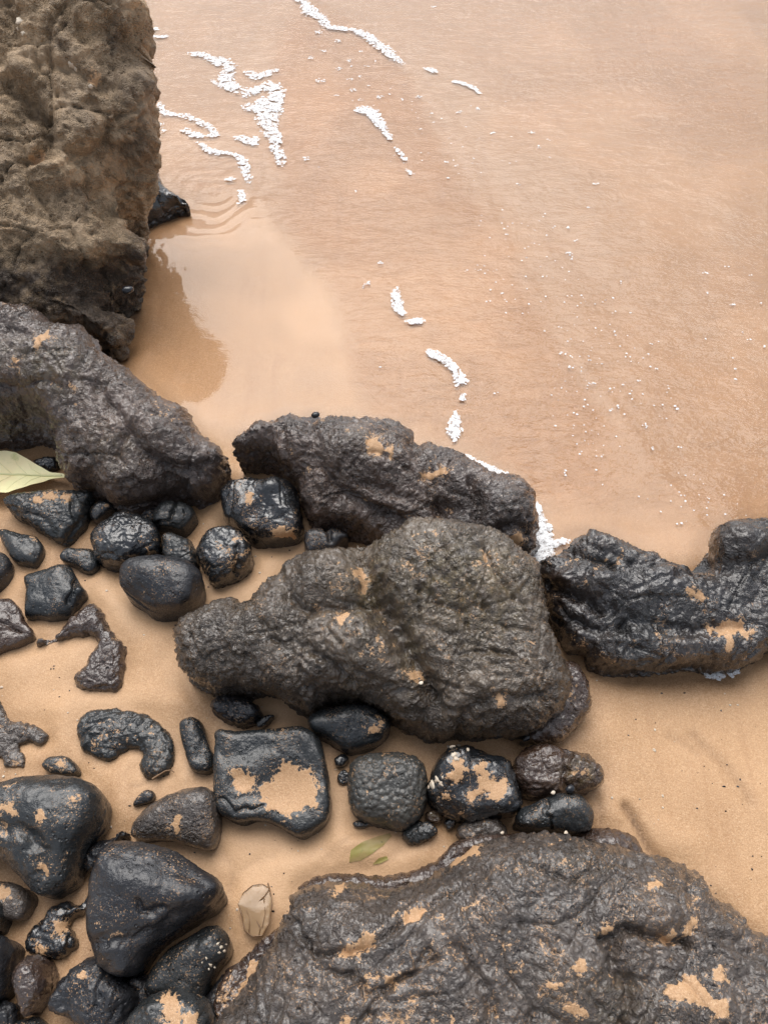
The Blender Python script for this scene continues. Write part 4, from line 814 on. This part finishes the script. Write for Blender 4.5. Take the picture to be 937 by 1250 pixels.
P = on_plane(x, y, .0075); dens = fbm(np.c_[P[:, :2] / .35, P[:, 2] * 0 + 11], 3) + 1.6 * np.exp(-((x - 640 - (y - 300) * .62) / 130)**2) * (y > 120) + .8 * ((x < 520) & (y < 130))
ok = (dens > 1.32) & (edge_sd(P[:, :2]) > .05); C.append(P[ok]); rr.append(rng.uniform(.0012, .0034, ok.sum()))
domes('foam_flecks', np.vstack(C), np.concatenate(rr), 'scattered white foam flecks on the running water', kind='stuff')

# ================================================================== SMALL THINGS
tiny('small black sea snail on the top rim of the pointed boulder', 384, 508, .009, .15, 'snail')
tiny('pair of black sea snails, the left one, on the rim right of the single snail', 432, 514, .007, .17, 'snail', rot=2)
tiny('black sea snail beside another at the right of the boulder rim', 441, 515, .007, .17, 'snail', rot=1)
tiny('black sea snail clinging low on the right side of the towering boulder', 155, 356, .013, .22, 'snail')
tiny('white rounded shell bit on the bottom boulder under the knuckle-like stone', 675, 1026, .011, .14, 'shell', 'shell_fragment', 'shell', .6)
tiny('thin pale shell chip right of the rounded shell bit', 690, 1018, .006, .13, 'shell', 'shell_fragment', 'shell', .5, 1.1)
tiny('pale shell chip between the brown two-lobed stone and the knuckle-like stone', 674, 968, .006, .085, 'shell', 'shell_fragment', 'shell', .6)
tiny('pale yellow pebble on the sandy lump below the crusted stone', 612, 1017, .005, .055, 'shell', 'shell_fragment', 'shell', .7)
tiny('white shell chip caught in the long groove of the biggest middle boulder', 513, 834, .006, .19, 'shell', 'shell_fragment', 'shell', .5)
tiny('tiny blue-black pebble where the two lobed stones meet', 694, 964, .008, .085, 'snail', 'beach_stone', 'stone', .7)

# white crust and chips on two stones are painted minerals: small raised flakes, parts of their stone
def ray_hit(px, py):
    dg = bpy.context.evaluated_depsgraph_get(); d = Vector((float(v) for v in ray(px, py))).normalized()
    ok, loc, nrm, _, ob, _ = scene.ray_cast(dg, cam.location, d); return (loc, nrm, ob) if ok else None
def flake(px, py, r, parent, seed, sx=1.0):
    h = ray_hit(px, py)
    if not h: return
    loc, nrm, ob = h; n = 14; rs = random.Random(seed)
    q = nrm.to_track_quat('Z', 'Y'); V = []
    prof = [rs.uniform(.45, 1.2) for _ in range(n)]
    for j, (s, z) in enumerate(((1.0, -.0015), (.85, .0012), (.4, .0018))):
        for i in range(n):
            a = 2 * math.pi * i / n; V.append(loc + q @ Vector((r * s * prof[i] * math.cos(a) * sx, r * s * prof[i] * math.sin(a), z)))
    V.append(loc + q @ Vector((0, 0, .0019)))
    F = [(j * n + i, j * n + (i + 1) % n, (j + 1) * n + (i + 1) % n, (j + 1) * n + i) for j in range(2) for i in range(n)] + [(2 * n + i, 2 * n + (i + 1) % n, 3 * n, 3 * n) for i in range(n)]
    me = bpy.data.meshes.new('white_crust'); me.from_pydata([v - parent.location for v in V], [], [f if f[2] != f[3] else f[:3] for f in F]); me.materials.append(M['shell'])
    for p in me.polygons: p.use_smooth = True
    o = bpy.data.objects.new('white_crust', me); col.objects.link(o); o.parent = parent
bpy.context.view_layer.update()
byl = lambda s: next(o for o in col.objects if s in o.get('label', ''))
for i, (x, y, r) in enumerate([(527,958,.008),(533,952,.007),(538,957,.005),(523,961,.004),(553,922,.007),(557,926,.005),(547,912,.004),(560,910,.005),(552,911,.005),(540,949,.003),(571,915,.004)]): flake(x, y, r, byl('white crust'), i, 1.1)
for i, (x, y, r) in enumerate([(266,1152,.004),(270,1156,.005),(274,1161,.004),(268,1163,.003),(257,1178,.004),(262,1181,.003),(252,1170,.003),(244,1163,.002),(276,1153,.0025),(255,1183,.0025),(247,1175,.002),(236,1160,.002)]): flake(x, y, r, byl('chipped with white'), 50 + i, .6)
for i, (x, y, r) in enumerate([(25,25,.012),(88,80,.010),(92,84,.007),(110,106,.008),(29,40,.006),(22,36,.005)]): flake(x, y, r, byl('towering olive'), 90 + i)

# loose grit on the bare sand: nobody could count it
def grit_scatter(name, label, n, size, mat, seed):
    r2 = np.random.default_rng(seed); x = r2.uniform(-60, 1000, n * 4); y = r2.uniform(560, 1260, n * 4); P = on_plane(x, y, 0.0)
    ok = edge_sd(P[:, :2]) < -.02; ok &= fbm(np.c_[P[:, :2] / .12, P[:, 2] + seed], 2) > .05
    P = P[ok][:n]; P[:, 2] = sand_h(P[:, :2])[0] + .0003; k = len(P); r = size * r2.uniform(.5, 1.5, k) ** 1.6
    H_ = _h[None] * r[:, None, None] * np.stack([r2.uniform(.7, 1.4, k), r2.uniform(.6, 1.1, k), r2.uniform(.4, .8, k)], 1)[:, None] * (1 + r2.normal(0, .16, (k, len(_h), 1)))
    o0 = P.mean(0); V = (P[:, None] + H_ - o0).reshape(-1, 3); F = (_f[None] + (np.arange(k) * len(_h))[:, None, None]).reshape(-1, 3)
    o = mesh_obj(name, V, F, M[mat], None, False); o.location = o0; tag(o, label, kind='stuff')
grit_scatter('dark_grit', 'loose dark grit scattered on the bare sand', 420, .0012, 'snail', 3)
grit_scatter('shell_grit', 'loose pale shell grit scattered on the bare sand', 380, .0016, 'shell', 8)

# leaves
def leaf_mat(name, A, B, spot, trans, rough=.45, spots=30):
    n = N(name); c = rmix(n, n.ramp(n.noise(14, 3), .38, .62), A, B)
    c = rmix(n, n.ramp(n.noise(spots, 3, .6), .62, .74, 0, .6), c, spot)
    p = n.node('ShaderNodeBsdfPrincipled', {'Base Color': c, 'Roughness': rough, 'Normal': n.bump(n.noise(130, 3), .0008)})
    t = n.node('ShaderNodeBsdfTranslucent', {'Color': c}); tr = n.node('ShaderNodeBsdfTransparent', {})
    m1 = n.node('ShaderNodeMixShader', {0: .12}); n.t.links.new(p.outputs[0], m1.inputs[1]); n.t.links.new(t.outputs[0], m1.inputs[2])
    m2 = n.node('ShaderNodeMixShader', {0: trans}); n.t.links.new(m1.outputs[0], m2.inputs[1]); n.t.links.new(tr.outputs[0], m2.inputs[2])
    n.t.links.new(m2.outputs[0], n.out.inputs[0]); return n.m
M['leaf'] = leaf_mat('yellow_leaf', (.95, .90, .52), (.94, .82, .48), (.56, .58, .22), 0.0)
M['rib'] = simple('leaf_midrib', (.68, .66, .36), .4)
M['film'] = leaf_mat('dried_translucent_leaf', (.36, .235, .125), (.43, .29, .165), (.24, .14, .07), .35, .06, 60)
M['vein'] = simple('leaf_vein', (.16, .085, .035), .4)
M['alga'] = leaf_mat('green_alga', (.36, .32, .09), (.44, .32, .15), (.20, .25, .05), .35, .5, 40)
def tube(name, pts, r, mat, parent, taper=1.0):
    pts = [Vector(p) for p in pts]; V, F = [], []; n = 6
    for i, p in enumerate(pts):
        t = (pts[min(i + 1, len(pts) - 1)] - pts[max(i - 1, 0)]).normalized(); a = t.cross(Vector((0, 0, 1))).normalized(); b = t.cross(a)
        rr = r * (1 - (1 - taper) * i / (len(pts) - 1))
        for k in range(n): V.append(p + a * math.cos(k * math.pi / 3) * rr + b * math.sin(k * math.pi / 3) * rr)
        if i: F += [((i - 1) * n + k, (i - 1) * n + (k + 1) % n, i * n + (k + 1) % n, i * n + k) for k in range(n)]
    return mesh_obj(name, [tuple(v) for v in V], F, mat, parent)
def leaf(name, label, top, bot, zc, mat, cup, parts, name_blade='blade', nv=16, thick=.0007, cat='leaf', wave=.002, drape=None):
    """blade between two px edges running tip to tip, cupped across"""
    T_ = on_plane(*np.array(top, float).T, zc); B_ = on_plane(*np.array(bot, float).T, zc)
    def par(L, n):
        s = np.r_[0, np.cumsum(np.linalg.norm(np.diff(L, axis=0), axis=1))]; t = np.linspace(0, s[-1], n); return np.stack([np.interp(t, s, L[:, i]) for i in range(3)], 1)
    nu = 44; a, b = par(T_, nu), par(B_, nu); v = np.linspace(0, 1, nv)
    G = a[:, None] * (1 - v)[None, :, None] + b[:, None] * v[None, :, None]
    w = np.linalg.norm(a - b, axis=1)[:, None]; G[..., 2] += cup * w * np.abs(v * 2 - 1)[None]**1.3
    G[..., 2] += wave * perlin(np.c_[G[..., :2].reshape(-1, 2) / .03, np.zeros(nu * nv)]).reshape(nu, nv)
    if drape is not None:
        V0 = G.reshape(-1, 3); G[..., 2] = G[..., 2] * 1.0 - zc + (sand_h(V0[:, :2])[0]).reshape(nu, nv) + drape
    V = G.reshape(-1, 3); i = np.arange(nu * nv).reshape(nu, nv)
    F = np.stack([i[:-1, :-1], i[1:, :-1], i[1:, 1:], i[:-1, 1:]], -1).reshape(-1, 4)
    root = bpy.data.objects.new(name, None); col.objects.link(root); o0 = V.mean(0); root.location = o0; tag(root, label, cat)
    V2 = np.vstack([V, V - [0, 0, thick]]) - o0; F2 = np.vstack([F, F[:, ::-1] + len(V)])
    mesh_obj(name_blade, V2, F2, mat, root)
    return root, G - o0
r_, G = leaf('fallen_leaf', 'large pale yellow-green fallen leaf with its stalk end pointing right', [(-70,562),(-20,556),(10,554),(22,556),(45,568),(62,577),(79,579)], [(-70,606),(-20,604),(12,605),(25,599),(45,592),(62,586),(79,583.5)], .028, M['leaf'], .10, None)
tube('midrib', [G[i, 7] * .5 + G[i, 8] * .5 + [0, 0, .0012] for i in range(0, 44, 2)], .0018, M['rib'], r_, 1.5)
for s in range(5, 40, 6):
    for e in (0, 15): tube('side_vein', [G[s, 7 if e == 0 else 8] + [0, 0, .0008], G[max(s - 4, 0), 4 if e == 0 else 11] + [0, 0, .0008], G[max(s - 6, 0), 1 if e == 0 else 14] + [0, 0, .0008]], .0005, M['rib'], r_, .4)
r_, G = leaf('dried_leaf', 'crumpled translucent brown leaf pod lying on the sand left of the bottom boulder', [(291,1103),(296,1091),(303,1083),(313,1079),(322,1080),(329,1085),(331,1098)], [(292,1106),(296,1120),(298,1134),(306,1142),(318,1142),(326,1132),(331,1104)], .018, M['film'], -.06, None, nv=20, wave=.003)
for p, rr in (([(291,1103),(296,1120),(299,1136),(308,1143),(320,1142),(328,1128),(332,1105),(329,1085)], .0012), ([(291,1103),(297,1090),(308,1081),(320,1079),(329,1084)], .0007), ([(291,1103),(300,1108),(312,1104),(322,1095),(329,1085)], .0009), ([(300,1108),(305,1122),(304,1138)], .0008), ([(312,1104),(312,1122),(318,1132),(316,1141)], .0008), ([(322,1095),(324,1115),(320,1132)], .0009), ([(329,1085),(327,1078)], .0014)):
    L = smooth_line(np.c_[np.array(p, float), np.zeros(len(p))], 3); Q = on_plane(L[:, 0], L[:, 1], .016) - np.array(r_.location)
    tube('vein', Q + np.c_[Q[:, :2] * 0, .0025 * perlin(Q / .02)], rr, M['vein'], r_)
r_, G = leaf('green_alga', 'thin strip of olive-green seaweed half sunk in the sand above the bottom boulder', [(426,1052),(428,1038),(442,1028),(462,1020),(476,1016)], [(426,1052),(440,1050),(455,1042),(468,1032),(478,1020)], .0075, M['alga'], .0, None, cat='seaweed', wave=.0004, drape=.0012)
r_, G = leaf('green_alga', 'small bright green seaweed scrap at the edge of the bottom boulder', [(455,1052),(462,1046),(472,1043)], [(455,1053),(464,1052),(474,1047)], .02, M['alga'], .1, None, cat='seaweed', wave=.0006, drape=.0015)
tube_pts = on_plane(np.array([186., 194, 202, 210, 213]), np.array([951., 946, 941, 940, 943]), .010)
tw = tube('twig', tube_pts, .0022, M['vein'], None, .4); tag(tw, 'tiny curved dark twig at the lower end of the kidney-shaped rock', 'twig')
for o in sorted(col.objects, key=lambda o: -len(o.data.polygons) if o.type=='MESH' else 0)[:14]: print(o.name, len(o.data.polygons))
print("script", round(time.time() - _t0, 1), "tris", sum(len(o.data.polygons) for o in col.objects if o.type == "MESH"))
